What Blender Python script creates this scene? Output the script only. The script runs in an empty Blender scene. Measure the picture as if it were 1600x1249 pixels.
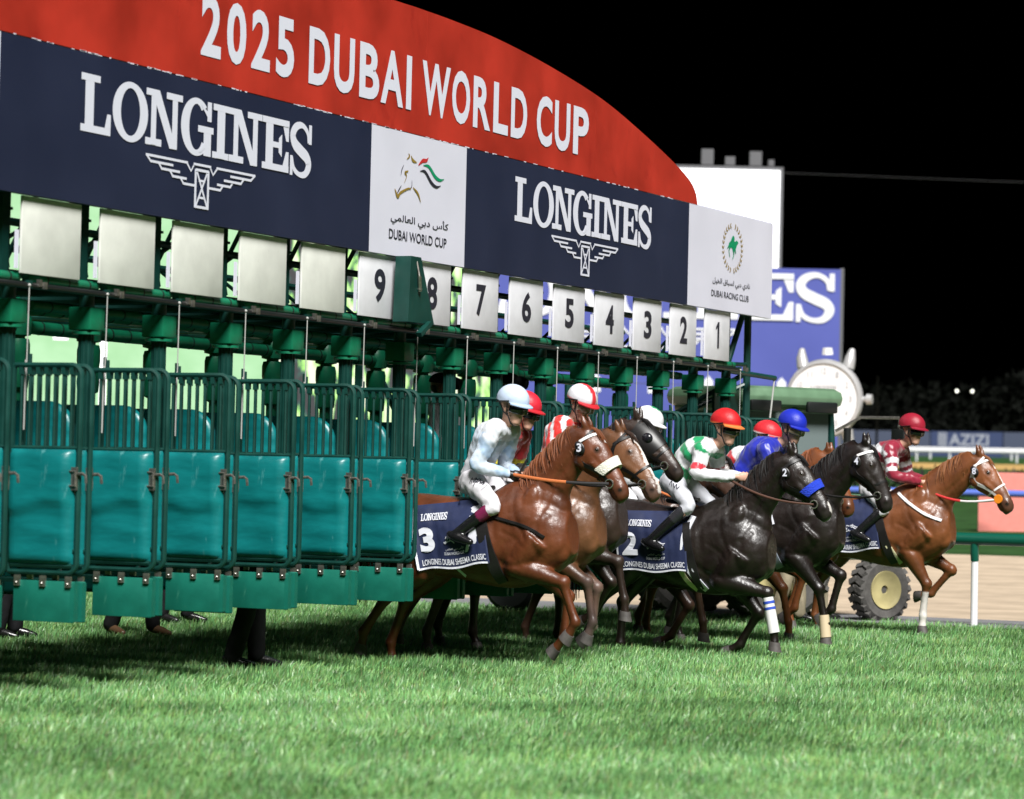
import bpy, bmesh, math, random
import numpy as np
from mathutils import Vector, Matrix, noise
from mathutils.bvhtree import BVHTree

random.seed(7); RNG = np.random.default_rng(7)
R = math.radians
scene = bpy.context.scene
col = scene.collection

# ------------------------------------------------------------------ camera
CAM = Vector((-30.523, -12.087, 1.60))
TH, PITCH, ROLL = 0.4404, 0.0263, 0.0232
fwv = Vector((math.cos(TH)*math.cos(PITCH), math.sin(TH)*math.cos(PITCH), math.sin(PITCH)))
r0 = Vector((math.sin(TH), -math.cos(TH), 0)); u0 = r0.cross(fwv)
rv = r0*math.cos(ROLL) + u0*math.sin(ROLL); uv = -r0*math.sin(ROLL) + u0*math.cos(ROLL)
cam_data = bpy.data.cameras.new('camera'); cam = bpy.data.objects.new('camera', cam_data); col.objects.link(cam)
m3 = Matrix((rv, uv, -fwv)).transposed()
cam.matrix_world = Matrix.Translation(CAM) @ m3.to_4x4()
cam_data.sensor_width = 36; cam_data.lens = 4667/1600*36
cam_data.clip_start = 0.5; cam_data.clip_end = 3000
cam_data.dof.use_dof = True; cam_data.dof.focus_distance = 27.5; cam_data.dof.aperture_fstop = 2.3
scene.camera = cam

# ------------------------------------------------------------------ night sky + floodlight (sun lamp)
world = bpy.data.worlds.new('World'); scene.world = world; world.use_nodes = True
wn = world.node_tree; bg = wn.nodes['Background']
sky = wn.nodes.new('ShaderNodeTexSky'); sky.sky_type = 'NISHITA'; sky.sun_disc = False
SUN_AZ, SUN_EL = 41.0, 49.0                    # travel direction of the light: azimuth from +X, and elevation
sky.sun_elevation = R(-9.0); sky.sun_rotation = R(90-(SUN_AZ+180)); sky.altitude = 0
wn.links.new(sky.outputs[0], bg.inputs[0]); bg.inputs[1].default_value = 0.05
sl = bpy.data.lights.new('sun', 'SUN'); sun = bpy.data.objects.new('sun', sl); col.objects.link(sun)
sl.energy = 5.0; sl.angle = R(22); sl.color = (1.0, 0.985, 0.96)
tv = Vector((math.cos(R(SUN_AZ))*math.cos(R(SUN_EL)), math.sin(R(SUN_AZ))*math.cos(R(SUN_EL)), -math.sin(R(SUN_EL))))
sun.rotation_euler = tv.to_track_quat('-Z', 'Y').to_euler()
vs = scene.view_settings; vs.view_transform = 'Standard'; vs.look = 'None'; vs.gamma = 1; vs.use_curve_mapping = False
vs.exposure = 0.5
scene.cycles.max_bounces = 6

# ------------------------------------------------------------------ materials
def srgb(r, g, b):
    return tuple((c/255/12.92 if c/255 <= .04045 else ((c/255+.055)/1.055)**2.4) for c in (r, g, b)) + (1,)
MATS = {}
def mat(name, c=(.5,.5,.5), rough=.5, metal=0, spec=.5, coat=0, noise_amt=0, noise_scale=8, bump=0, bump_scale=40,
        emit=None, attr=False, sheen=0, trans=0, c2=None, stretch=None):
    if name in MATS: return MATS[name]
    m = bpy.data.materials.new(name); m.use_nodes = True; nt = m.node_tree; N = nt.nodes; L = nt.links
    b = N['Principled BSDF']; c = tuple(c[:3]) + (1,)
    b.inputs['Base Color'].default_value = c
    b.inputs['Roughness'].default_value = rough; b.inputs['Metallic'].default_value = metal
    b.inputs['Specular IOR Level'].default_value = spec; b.inputs['Coat Weight'].default_value = coat
    b.inputs['Coat Roughness'].default_value = .25
    if sheen: b.inputs['Sheen Weight'].default_value = sheen
    tc = N.new('ShaderNodeTexCoord'); vec = tc.outputs['Object']
    if stretch:
        mp = N.new('ShaderNodeMapping'); L.new(vec, mp.inputs[0]); mp.inputs['Scale'].default_value = stretch; vec = mp.outputs[0]
    src = None
    if attr:
        a = N.new('ShaderNodeAttribute'); a.attribute_name = 'Col'; src = a.outputs['Color']
    if noise_amt or c2:
        n = N.new('ShaderNodeTexNoise'); n.inputs['Scale'].default_value = noise_scale; n.inputs['Detail'].default_value = 5
        L.new(vec, n.inputs['Vector'])
        mx = N.new('ShaderNodeMix'); mx.data_type = 'RGBA'
        if c2:
            rp = N.new('ShaderNodeMapRange'); rp.inputs[1].default_value = .38; rp.inputs[2].default_value = .68
            L.new(n.outputs[0], rp.inputs[0]); L.new(rp.outputs[0], mx.inputs['Factor'])
            if src: L.new(src, mx.inputs['A'])
            else: mx.inputs['A'].default_value = c
            mx.inputs['B'].default_value = tuple(c2[:3]) + (1,)
        else:
            mx.blend_type = 'MULTIPLY'; mx.inputs['Factor'].default_value = 1
            rp = N.new('ShaderNodeMapRange'); rp.inputs[1].default_value = .3; rp.inputs[2].default_value = .7
            rp.inputs[3].default_value = 1-noise_amt; rp.inputs[4].default_value = 1+noise_amt*.6
            L.new(n.outputs[0], rp.inputs[0]); L.new(rp.outputs[0], mx.inputs['B'])
            if src: L.new(src, mx.inputs['A'])
            else: mx.inputs['A'].default_value = c
        src = mx.outputs['Result']
        rr = N.new('ShaderNodeMapRange'); rr.inputs[3].default_value = max(.05, rough-.1); rr.inputs[4].default_value = min(1, rough+.12)
        L.new(n.outputs[0], rr.inputs[0]); L.new(rr.outputs[0], b.inputs['Roughness'])
    if src: L.new(src, b.inputs['Base Color'])
    if bump:
        n2 = N.new('ShaderNodeTexNoise'); n2.inputs['Scale'].default_value = bump_scale; n2.inputs['Detail'].default_value = 6
        L.new(vec, n2.inputs['Vector'])
        bp = N.new('ShaderNodeBump'); bp.inputs['Strength'].default_value = bump; bp.inputs['Distance'].default_value = .02
        L.new(n2.outputs[0], bp.inputs['Height']); L.new(bp.outputs[0], b.inputs['Normal'])
    if emit:
        b.inputs['Emission Color'].default_value = tuple(emit[:3]) + (1,); b.inputs['Emission Strength'].default_value = emit[3]
    if trans: b.inputs['Transmission Weight'].default_value = trans
    MATS[name] = m
    return m

M_post   = mat('dark_green_paint', (.006,.050,.040), .38, noise_amt=.25, noise_scale=6)
M_pad    = mat('green_vinyl_pad', (.004,.175,.085), .42, noise_amt=.3, noise_scale=5, bump=.15, bump_scale=9)
M_teal   = mat('teal_vinyl_pad', (.004,.175,.180), .34, noise_amt=.38, noise_scale=3.5, bump=.35, bump_scale=4, stretch=(1,.6,2.2))
M_flap   = mat('green_rubber_flap', (.004,.150,.105), .5, noise_amt=.25, noise_scale=4, bump=.2, bump_scale=6)
M_black  = mat('black_paint', (.012,.014,.014), .4)
M_strap  = mat('black_strap', (.008,.010,.010), .6)
M_metal  = mat('worn_steel', (.42,.40,.36), .38, metal=.9, noise_amt=.4, noise_scale=30)
M_white  = mat('white_sign_vinyl', (.72,.72,.83), .45, noise_amt=.03, noise_scale=2)
M_plate  = mat('plate_white', (.76,.76,.80), .45, noise_amt=.07, noise_scale=7)
M_plateb = mat('blank_plate_white', (.74,.75,.69), .5, noise_amt=.10, noise_scale=5)
M_navy   = mat('navy_sign_vinyl', (.017,.023,.055), .4, noise_amt=.12, noise_scale=1.2)
M_red    = mat('red_sign_paint', (.46,.030,.016), .45, noise_amt=.28, noise_scale=1.6)
M_print  = mat('white_print', (.74,.75,.86), .5)
M_ink    = mat('dark_print', (.022,.022,.035), .5)
M_gold   = mat('gold_print', (.30,.20,.035), .5)
M_gprint = mat('green_print', (.0,.28,.12), .5)
M_rprint = mat('red_print', (.55,.03,.03), .5)
M_rope   = mat('white_cord', (.42,.42,.40), .7)

def scuffs(m, c, scale, lo, hi, stretch=(1,1,1), amt=.6):
    """wear marks with a shape of their own: paler or darker flecks mixed over the paint"""
    nt = m.node_tree; N = nt.nodes; L = nt.links; b = N['Principled BSDF']; sock = b.inputs['Base Color']
    tc = N.new('ShaderNodeTexCoord'); mp = N.new('ShaderNodeMapping'); mp.inputs['Scale'].default_value = stretch; L.new(tc.outputs['Object'], mp.inputs[0])
    n = N.new('ShaderNodeTexNoise'); n.inputs['Scale'].default_value = scale; n.inputs['Detail'].default_value = 8; n.inputs['Roughness'].default_value = .7; n.inputs['Distortion'].default_value = .6; L.new(mp.outputs[0], n.inputs['Vector'])
    r = N.new('ShaderNodeMapRange'); r.inputs[1].default_value = lo; r.inputs[2].default_value = hi; r.inputs[4].default_value = amt; L.new(n.outputs[0], r.inputs[0])
    mx = N.new('ShaderNodeMix'); mx.data_type = 'RGBA'; L.new(r.outputs[0], mx.inputs['Factor']); mx.inputs['B'].default_value = tuple(c)+(1,)
    if sock.links: L.new(sock.links[0].from_socket, mx.inputs['A'])
    else: mx.inputs['A'].default_value = sock.default_value
    L.new(mx.outputs['Result'], sock)
scuffs(M_teal, (.16,.42,.42), 5, .60, .72, (1,1.6,.5)); scuffs(M_teal, (.003,.06,.06), 4, .60, .75, (1,.6,1.4), .5)
scuffs(M_post, (.10,.14,.13), 14, .66, .74, amt=.7); scuffs(M_pad, (.002,.05,.03), 9, .60, .74, amt=.7); scuffs(M_flap, (.06,.26,.18), 7, .62, .72, (1,1,.4), .5)
scuffs(M_red, (.30,.012,.008), 2.2, .58, .72, (1,1,.8), .7); scuffs(M_plateb, (.42,.40,.32), 10, .66, .76, (1,1,.5), .6); scuffs(M_plate, (.42,.41,.40), 12, .68, .78, (1,1,.5), .5)
# ------------------------------------------------------------------ mesh helpers
class MB:
    def __init__(s): s.v = []; s.f = []
    def add(s, vs, fs):
        o = len(s.v); s.v.extend([tuple(v) for v in vs]); s.f.extend([tuple(i+o for i in f) for f in fs])
    def box(s, c, d, rot=None, ch=0.0):
        hx, hy, hz = d[0]/2, d[1]/2, d[2]/2
        if ch <= 0:
            vs = [(x,y,z) for x in (-hx,hx) for y in (-hy,hy) for z in (-hz,hz)]
            fs = [(0,1,3,2),(4,6,7,5),(0,4,5,1),(2,3,7,6),(0,2,6,4),(1,5,7,3)]
        else:
            bm = bmesh.new(); bmesh.ops.create_cube(bm, size=1)
            for v in bm.verts: v.co = Vector((v.co.x*d[0], v.co.y*d[1], v.co.z*d[2]))
            bmesh.ops.bevel(bm, geom=list(bm.edges), offset=min(ch, .45*min(d)), segments=2, profile=.5, affect='EDGES')
            bm.verts.index_update()
            vs = [v.co.copy() for v in bm.verts]; fs = [tuple(v.index for v in f.verts) for f in bm.faces]; bm.free()
        C = Vector(c)
        s.add([(rot @ Vector(v) if rot else Vector(v)) + C for v in vs], fs)
    def tube(s, pts, r, n=8, caps=True, flat=None):
        pts = [Vector(p) for p in pts]; k = len(pts); rs = r if hasattr(r, '__len__') else [r]*k
        rings = []; prev = None
        for i, p in enumerate(pts):
            d = (pts[min(i+1,k-1)] - pts[max(i-1,0)])
            if d.length < 1e-9: d = Vector((0,0,1))
            d.normalize()
            if prev is None:
                a = Vector((0,0,1)) if abs(d.z) < .9 else Vector((1,0,0))
                a = (a - d*a.dot(d)).normalized()
            else:
                a = prev - d*prev.dot(d)
                a = a.normalized() if a.length > 1e-6 else d.orthogonal().normalized()
            prev = a; b = d.cross(a)
            fl = flat if flat else 1
            rings.append([p + (a*math.cos(t)*rs[i] + b*math.sin(t)*rs[i]*fl) for t in [2*math.pi*j/n for j in range(n)]])
        s.rings(rings, caps)
    def rings(s, rings, caps=True):
        n = len(rings[0]); vs = [v for r in rings for v in r]; fs = []
        for i in range(len(rings)-1):
            for j in range(n):
                a = i*n+j; b = i*n+(j+1) % n
                fs.append((a, b, b+n, a+n))
        if caps:
            fs.append(tuple(reversed(range(n)))); fs.append(tuple(range((len(rings)-1)*n, len(rings)*n)))
        s.add(vs, fs)
    def lathe(s, prof, c=(0,0,0), n=16, axis='z'):
        rs = []
        for (r, h) in prof:
            ring = []
            for j in range(n):
                t = 2*math.pi*j/n; x, y = r*math.cos(t), r*math.sin(t)
                p = {'z': (x,y,h), 'x': (h,x,y), 'y': (y,h,x)}[axis]
                ring.append(Vector(p)+Vector(c))
            rs.append(ring)
        s.rings(rs)
    def sphere(s, c, r, n=12, m=8, rot=None):
        r = r if hasattr(r, '__len__') else (r,r,r); C = Vector(c); rs = []
        for i in range(m+1):
            a = math.pi*(i/m); a = min(max(a, .02), math.pi-.02)
            ring = []
            for j in range(n):
                t = 2*math.pi*j/n
                v = Vector((math.sin(a)*math.cos(t)*r[0], math.sin(a)*math.sin(t)*r[1], -math.cos(a)*r[2]))
                ring.append((rot @ v if rot else v) + C)
            rs.append(ring)
        s.rings(rs)
    def prism(s, pts, frame, depth):          # pts 2D, frame(u,v,w)->xyz
        n = len(pts); s.add([frame(a,b,0) for a,b in pts] + [frame(a,b,depth) for a,b in pts],
            [tuple(reversed(range(n))), tuple(range(n,2*n))] + [(i,(i+1)%n,(i+1)%n+n,i+n) for i in range(n)])
    def mesh(s, name, smooth=True, ang=38):
        me = bpy.data.meshes.new(name); me.from_pydata([tuple(v) for v in s.v], [], s.f); me.validate()
        if smooth:
            me.polygons.foreach_set('use_smooth', [True]*len(me.polygons))
            me.set_sharp_from_angle(angle=R(ang))
        return me
    def build(s, name, m, parent=None, smooth=True, loc=None, ang=38):
        return link(name, s.mesh(name, smooth, ang), m, parent, loc)
def link(name, me, m=None, parent=None, loc=None, rot=None):
    if m and not me.materials: me.materials.append(m)
    o = bpy.data.objects.new(name, me); col.objects.link(o)
    if parent: o.parent = parent
    if loc is not None: o.location = loc
    if rot is not None: o.rotation_euler = rot
    return o
def tag(o, label=None, cat=None, group=None, kind=None):
    if label: o['label'] = label
    if cat: o['category'] = cat
    if group: o['group'] = group
    if kind: o['kind'] = kind
    return o
def empty(name, loc=(0,0,0), rz=0):
    o = bpy.data.objects.new(name, None); col.objects.link(o); o.location = loc; o.rotation_euler = (0,0,rz); o.empty_display_size = .2
    return o
def smoothpath(pts, k=6):
    P = [np.array(p, float) for p in pts]
    P = [2*P[0]-P[1]] + P + [2*P[-1]-P[-2]]; out = []
    for i in range(1, len(P)-2):
        for j in range(k):
            t = j/k; a,b,c,d = P[i-1],P[i],P[i+1],P[i+2]
            out.append(.5*((2*b)+(-a+c)*t+(2*a-5*b+4*c-d)*t*t+(-a+3*b-3*c+d)*t**3))
    out.append(P[-2]); return out

# ---- flat print: every print is lists of 2D polygons -> placed on a surface
TMP = bpy.data.scenes.new('workbench'); TMPVL = TMP.view_layers[0]
def evaluated(o):
    TMP.collection.objects.link(o)
    with bpy.context.temp_override(scene=TMP, view_layer=TMPVL): dg = bpy.context.evaluated_depsgraph_get()
    return o.evaluated_get(dg), dg
def text2d(s, bold=0.0):
    cu = bpy.data.curves.new('txt', 'FONT'); cu.body = s; cu.size = 1; cu.offset = bold; cu.resolution_u = 4
    o = bpy.data.objects.new('txt', cu); oe, dg = evaluated(o); me = oe.to_mesh()
    v = np.array([(p.co.x, p.co.y) for p in me.vertices]) if len(me.vertices) else np.zeros((1,2))
    f = [tuple(p.vertices) for p in me.polygons]
    oe.to_mesh_clear(); bpy.data.objects.remove(o); bpy.data.curves.remove(cu)
    return v, f
def fit2d(vf, x0, x1, z0, z1):
    v, f = vf; a, b = v.min(0), v.max(0)
    q = (v-a)/(b-a)
    return np.stack([x0+q[:,0]*(x1-x0), z0+q[:,1]*(z1-z0)], 1), f
def stroke2d(pts, w, k=6, smooth=True):
    W = w if hasattr(w, '__len__') else [w]*len(pts)
    if smooth:
        q = smoothpath([(p[0],p[1],ww) for p,ww in zip(pts, W)], k)
    else: q = [np.array((p[0],p[1],ww)) for p,ww in zip(pts, W)]
    n = len(q); L = []; Rr = []
    for i in range(n):
        d = q[min(i+1,n-1)][:2]-q[max(i-1,0)][:2]; d = d/(np.linalg.norm(d)+1e-9); nn = np.array((-d[1], d[0]))
        L.append(q[i][:2]+nn*q[i][2]/2); Rr.append(q[i][:2]-nn*q[i][2]/2)
    return np.array(L+Rr), [(i+n, i+n+1, i+1, i) for i in range(n-1)]
def rect2d(x0, x1, z0, z1): return np.array([(x0,z0),(x1,z0),(x1,z1),(x0,z1)]), [(0,1,2,3)]
def ring2d(cx, cz, rx, rz, ix, iz, a0=0, a1=360, n=40):
    t = np.radians(np.linspace(a0, a1, n))
    o = np.stack([cx+rx*np.cos(t), cz+rz*np.sin(t)], 1); i = np.stack([cx+ix*np.cos(t), cz+iz*np.sin(t)], 1)
    return np.concatenate([o, i]), [(j, j+1, j+1+n, j+n) for j in range(n-1)]
def poly2d(p): return np.array(p, float), [tuple(range(len(p)))]
LETTERS = {
 'L': [rect2d(.14,.43,.005,.995), rect2d(0,.63,.88,1), rect2d(0,1,0,.125), poly2d([(.80,.12),(1,.12),(1,.37),(.88,.37)])],
 'O': [ring2d(.5,.5,.5,.53,.27,.42)],
 'N': [rect2d(.14,.28,.01,.99), poly2d([(0,1),(.36,1),(.86,0),(.66,0),(.2,.88),(0,.88)]), rect2d(.72,.865,.006,.99), rect2d(.55,1,.88,1), rect2d(0,.44,0,.125)],
 'G': [ring2d(.47,.5,.47,.53,.22,.42,48,322), rect2d(.70,.93,.0,.46), rect2d(.52,1.0,.42,.54), rect2d(.80,.93,.64,1.0), poly2d([(.6,.93),(.93,.76),(.86,.66),(.62,.9)]), poly2d([(.6,.04),(.74,.14),(.74,.26),(.55,.06)])],
 'I': [rect2d(.26,.74,.005,.995), rect2d(0,1,.88,1), rect2d(0,1,0,.12)],
 'E': [rect2d(.13,.40,.005,.995), rect2d(0,1,.88,1), rect2d(0,1,0,.125), poly2d([(.78,.88),(1,.88),(1,.6),(.90,.6)]), poly2d([(.78,.12),(1,.12),(1,.4),(.9,.4)]), rect2d(.38,.66,.44,.55), poly2d([(.62,.36),(.74,.28),(.74,.72),(.62,.63)])],
 'S': [stroke2d([(.84,.66),(.80,.86),(.56,.98),(.28,.93),(.13,.77),(.22,.60),(.50,.48),(.78,.37),(.87,.22),(.72,.05),(.45,.02),(.2,.12),(.12,.33)],[.06,.11,.11,.17,.24,.24,.24,.24,.24,.15,.10,.11,.06]), rect2d(.86,.99,.64,1.02), rect2d(.02,.14,-.02,.36)],
}
WORD = [('L',0,.394),('O',.415,.898),('N',.868,1.381),('G',1.367,1.844),('I',1.834,2.076),('N',2.078,2.591),('E',2.594,3.025),('S',3.041,3.403)]
def wordmark(x0, x1, z0, z1):
    k = (x1-x0)/3.403; out = []
    for ch, a, b in WORD:
        for v, f in LETTERS[ch]:
            out.append((np.stack([x0+(a+v[:,0]*(b-a))*k, z0+v[:,1]*(z1-z0)], 1), f))
    return out
def wings(x0, x1, z0, z1):
    out = []; A = (x1-x0)/(z1-z0); w = .055
    def st(sgn, pts, ww=w): out.append(stroke2d([((.5+sgn*p[0])*A, p[1]) for p in pts], ww, smooth=False))
    for sg in (-1, 1):
        for pts in ([(.07,.97),(.10,.80),(.14,.97)], [(.13,.97),(.50,.97)], [(.497,.98),(.455,.84)], [(.26,.845),(.462,.845)],
                    [(.388,.84),(.36,.72)], [(.20,.725),(.367,.725)], [(.29,.72),(.262,.60)], [(.14,.605),(.269,.605)],
                    [(.195,.6),(.168,.485)], [(.06,.49),(.175,.49)]):
            st(sg, pts)
        st(sg, [(.057,.0),(.057,.86)], .085); st(sg, [(.05,.05),(-.045,.80)], .06)
    for pts, ww in (([(-.08,.97),(.08,.97)],.055), ([(-.06,.85),(.06,.85)],.06), ([(-.06,.025),(.06,.025)],.06), ([(-.03,.62),(.03,.62)],.05), ([(-.03,.24),(.03,.24)],.05)):
        st(1, pts, ww)
    return [(np.stack([x0+v[:,0]/A*(x1-x0), z0+v[:,1]*(z1-z0)], 1), f) for v, f in out]
def place_print(name, items, m, parent, frame, step=.0004, base=.004):
    mb = MB()
    for i, (v, f) in enumerate(items):
        mb.add([frame(a, b, base+step*(i % 9)) for a, b in v], f)
    me = mb.mesh(name, smooth=False)
    return link(name, me, m, parent)

# ================================================================== THE GROUND
def terrain(x): return max(0.0, .0207*(x-14))
def strip(name, xs, y0, y1, z, m, label=None, ny=2, kind='structure'):
    mb = MB(); ys = np.linspace(y0, y1, ny)
    vs = [(x, y, z+terrain(x)) for x in xs for y in ys]
    fs = [(i*ny+j, (i+1)*ny+j, (i+1)*ny+j+1, i*ny+j+1) for i in range(len(xs)-1) for j in range(ny-1)]
    mb.add(vs, fs); o = mb.build(name, m, smooth=False); tag(o, label, kind=kind); return o
M_soil = mat('turf_soil', (.030,.085,.016), .9, noise_amt=.5, noise_scale=3, spec=.1)
M_path = mat('grey_path', (.20,.20,.21), .85, noise_amt=.15, noise_scale=3, bump=.3, spec=.2)
M_sand = mat('track_sand', (.50,.40,.295), .95, noise_amt=.22, noise_scale=1.1, bump=1.0, bump_scale=4.5, spec=.1)
M_far_sand = mat('far_sand', (.50,.32,.12), .95, noise_amt=.2, noise_scale=.2, spec=.1)
M_far_grass = mat('far_grass', (.028,.075,.02), .95, noise_amt=.4, noise_scale=1.5, spec=.1)
strip('turf_track', [-60, -20, 3.05], -80, 300, 0, M_soil)
strip('service_path', [3.05, 5.1], -80, 300, .004, M_path)
strip('sand_track', [5.1, 14, 27.5], -80, 300, 0, M_sand, ny=40)
strip('infield_grass', [27.5, 60, 90, 150], -80, 300, .0, M_far_grass)
strip('far_sand_track', [150, 178], -120, 300, 0, M_far_sand)
strip('far_grass', [178, 260, 1500], -700, 1800, 0, M_far_grass)

def grass_blades(name, n, region, hmin, hmax, width, label):
    P = []
    # region: function(rng, n) -> xy
    xy = region(n); n = len(xy); x, y = xy[:,0], xy[:,1]
    # patchy lean + height + colour fields built from a few sines
    def field(seed, sc):
        r = np.random.default_rng(seed); out = np.zeros(n)
        for i in range(7):
            a = r.uniform(0, 2*np.pi); k = sc*r.uniform(.5, 2.2); ph = r.uniform(0, 6.28)
            out += np.sin(k*(x*np.cos(a)+y*np.sin(a)) + ph)
        return out/3.0
    hf = field(1, 5.5); lf = field(2, 1.7); af = field(3, 3.2); cf = field(5, 1.3); cf2 = field(6, 7.0)
    h = RNG.uniform(hmin, hmax, n)*(1+.20*hf); h = np.maximum(h, hmin*.6)
    az = RNG.uniform(0, 2*np.pi, n)
    laz = 5.4 + 1.1*lf + RNG.normal(0, 1.0, n); lean = np.clip(.50 + .14*af + RNG.normal(0, .30, n), .0, 1.25)
    wd = width*RNG.uniform(.7, 1.4, n)
    bx, by = np.cos(az)*wd/2, np.sin(az)*wd/2
    tx, ty = np.cos(laz)*h*lean, np.sin(laz)*h*lean
    tz = h*np.sqrt(np.maximum(.15, 1-(.55*lean)**2))
    V = np.zeros((n,5,3))
    V[:,0] = np.stack([x-bx, y-by, np.full(n,-.002)],1); V[:,1] = np.stack([x+bx, y+by, np.full(n,-.002)],1)
    mx, my, mz = x+tx*.35, y+ty*.35, tz*.6
    V[:,2] = np.stack([mx+bx*.75, my+by*.75, mz],1); V[:,3] = np.stack([mx-bx*.75, my-by*.75, mz],1)
    V[:,4] = np.stack([x+tx, y+ty, tz],1)
    me = bpy.data.meshes.new(name)
    me.vertices.add(n*5); me.vertices.foreach_set('co', V.ravel())
    idx = np.arange(n)[:,None]*5
    quads = (idx+np.array([0,1,2,3])); tris = (idx+np.array([3,2,4]))
    loops = np.concatenate([quads, tris], 1).ravel()
    me.loops.add(len(loops)); me.loops.foreach_set('vertex_index', loops)
    starts = np.empty(n*2, int); starts[0::2] = np.arange(n)*7; starts[1::2] = np.arange(n)*7+4
    me.polygons.add(n*2); me.polygons.foreach_set('loop_start', starts)
    me.update(calc_edges=True); me.validate()
    c = np.zeros((n,4)); g = RNG.uniform(.66, 1.30, n)*(1+.06*cf+.15*cf2)
    yel = np.clip(RNG.normal(.0, .35, n)+.16*cf2, -.35, .9)
    c[:,0] = (.245+.10*yel)*g; c[:,1] = .49*g; c[:,2] = (.175-.02*yel)*g; c[:,3] = 1
    dead = RNG.random(n) < .03; c[dead,:3] = np.array([.36,.35,.17])*g[dead,None]
    pale = RNG.random(n) < .10; c[pale,:3] = np.array([.42,.58,.34])*g[pale,None]
    at = me.color_attributes.new('Col', 'FLOAT_COLOR', 'POINT'); at.data.foreach_set('color', np.repeat(c, 5, 0).ravel())
    m = mat('grass_blade', attr=True, rough=.38, spec=.5)
    nt = m.node_tree; b = nt.nodes['Principled BSDF']
    tr = nt.nodes.new('ShaderNodeBsdfTranslucent'); mx_ = nt.nodes.new('ShaderNodeMixShader'); mx_.inputs[0].default_value = .35
    at_ = nt.nodes.new('ShaderNodeAttribute'); at_.attribute_name = 'Col'; nt.links.new(at_.outputs['Color'], tr.inputs[0])
    nt.links.new(b.outputs[0], mx_.inputs[1]); nt.links.new(tr.outputs[0], mx_.inputs[2]); nt.links.new(mx_.outputs[0], nt.nodes['Material Output'].inputs[0])
    o = link(name, me, m); tag(o, label, kind='stuff'); return o
def view_region(n):
    # ground in and a little beside the view, near blades denser than far ones
    d = np.exp(RNG.uniform(np.log(12.6), np.log(44), n)); t = RNG.uniform(-.225, .225, n)
    fx, fy = math.cos(TH), math.sin(TH)
    x = CAM.x + d*fx + d*t*fy; y = CAM.y + d*fy - d*t*fx
    k = x < 3.0 + .12*np.sin(y*3.1) + RNG.normal(0, .05, n)
    return np.stack([x[k], y[k]], 1)
if not globals().get('SKIP_GRASS'):
    grass_blades('grass', 350000, view_region, .036, .084, .0084, 'short lush green turf of the track in front of the gate')

# ================================================================== THE STARTING GATE
gate = empty('starting_gate', (-6, 0, 0)); GX = 6.0
tag(gate, 'long green starting gate of fourteen open stalls under a red and navy sign', 'starting gate')
def gb(mb, name, m, parent=gate, **k):
    mb.v = [(v[0]+GX, v[1], v[2]) for v in mb.v]; return mb.build(name, m, parent, **k)
def gframe(y=-.12):
    return lambda a, b, d=0: (a+GX, y-d, b)
SZ0, SZ1 = 3.503, 4.592
# --- sign
def sign_panel(x0, x1, m, lab):
    mb = MB(); mb.box(((x0+x1)/2, -.09, (SZ0+SZ1)/2), (x1-x0-.003, .06, SZ1-SZ0)); o = gb(mb, 'sign_panel', m, smooth=False); o['label'] = lab; return o
pl = sign_panel(-15.4, -13.515, M_white, 'white sign panel at the near end')
pn1 = sign_panel(-13.515, -8.06, M_navy, 'navy sign panel with white wordmark over the blank plates')
pw1 = sign_panel(-8.06, -6.215, M_white, 'white sign panel with horse head emblem')
pn2 = sign_panel(-6.215, -.775, M_navy, 'navy sign panel with white wordmark over stalls 2 to 7')
pw2 = sign_panel(-.775, 1.82, M_white, 'white sign panel with wreath emblem at the far end')
place_print('lettering', wordmark(-12.515, -9.112, 4.025, 4.445), M_print, pn1, gframe())
place_print('emblem', wings(-11.633, -10.014, 3.615, 3.958), M_print, pn1, gframe())
place_print('lettering', wordmark(-5.175, -1.835, 4.02, 4.44), M_print, pn2, gframe())
place_print('emblem', wings(-4.331, -2.698, 3.617, 3.958), M_print, pn2, gframe())
EMB = dict(
 gold=[([(-.52,.517),(-.478,.458),(-.597,.381)],[.01,.05,.01]), ([(-.407,.483),(-.317,.39),(-.135,.363)],[.01,.07,.015]), ([(-.518,.146),(-.666,.097),(-.59,.036),(-.683,-.115)],[.03,.05,.03,.01]),
       ([(-1.106,-.279),(-.971,-.424),(-.838,-.334),(-.51,-.22),(-.386,-.219)],[.02,.08,.06,.04,.02]), ([(-.288,-.173),(-.056,-.285),(.084,-.457)],[.02,.06,.01])],
 grey=[([(-.724,.252),(-.807,.141),(-.845,.017)],[.01,.03,.01]), ([(-.812,-.184),(-.923,-.291),(-1.001,-.375)],[.015,.03,.015]), ([(-.34,-.029),(-.345,-.158),(-.426,-.217)],[.01,.02,.015])],
 red=[([(-.059,.314),(.134,.428),(.305,.451),(.398,.526)],[.02,.08,.07,.01])],
 green=[([(.156,.337),(.426,.334),(.724,.156),(.96,.101),(1.156,.142)],[.01,.07,.085,.06,.01])],
 ink=[([(.021,.201),(.26,.205),(.558,.009),(.793,-.059),(1.007,-.015)],[.01,.07,.085,.06,.01])])
def horse_emblem(parent, frame, cx, cz, s, mono=None, sx=1.0):
    for k, mm in (('gold', M_gold), ('grey', M_ink), ('red', M_rprint), ('green', M_gprint), ('ink', M_ink)):
        it = []
        for pts, w in EMB[k]:
            v, f = stroke2d([(a*s*sx, b*s) for a, b in pts], [q*s for q in w]); it.append((v+np.array([cx, cz]), f))
        place_print('emblem', it, mono or mm, parent, frame)
horse_emblem(pw1, gframe(), -7.155, 4.2, .42)
AR1 = '\uFEF2\uFEE4\uFEDF\uFE8E\uFECC\uFEDF\uFE8D \uFEF2\uFE91\uFEA9 \uFEB1\uFE84\uFEDB'
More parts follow.
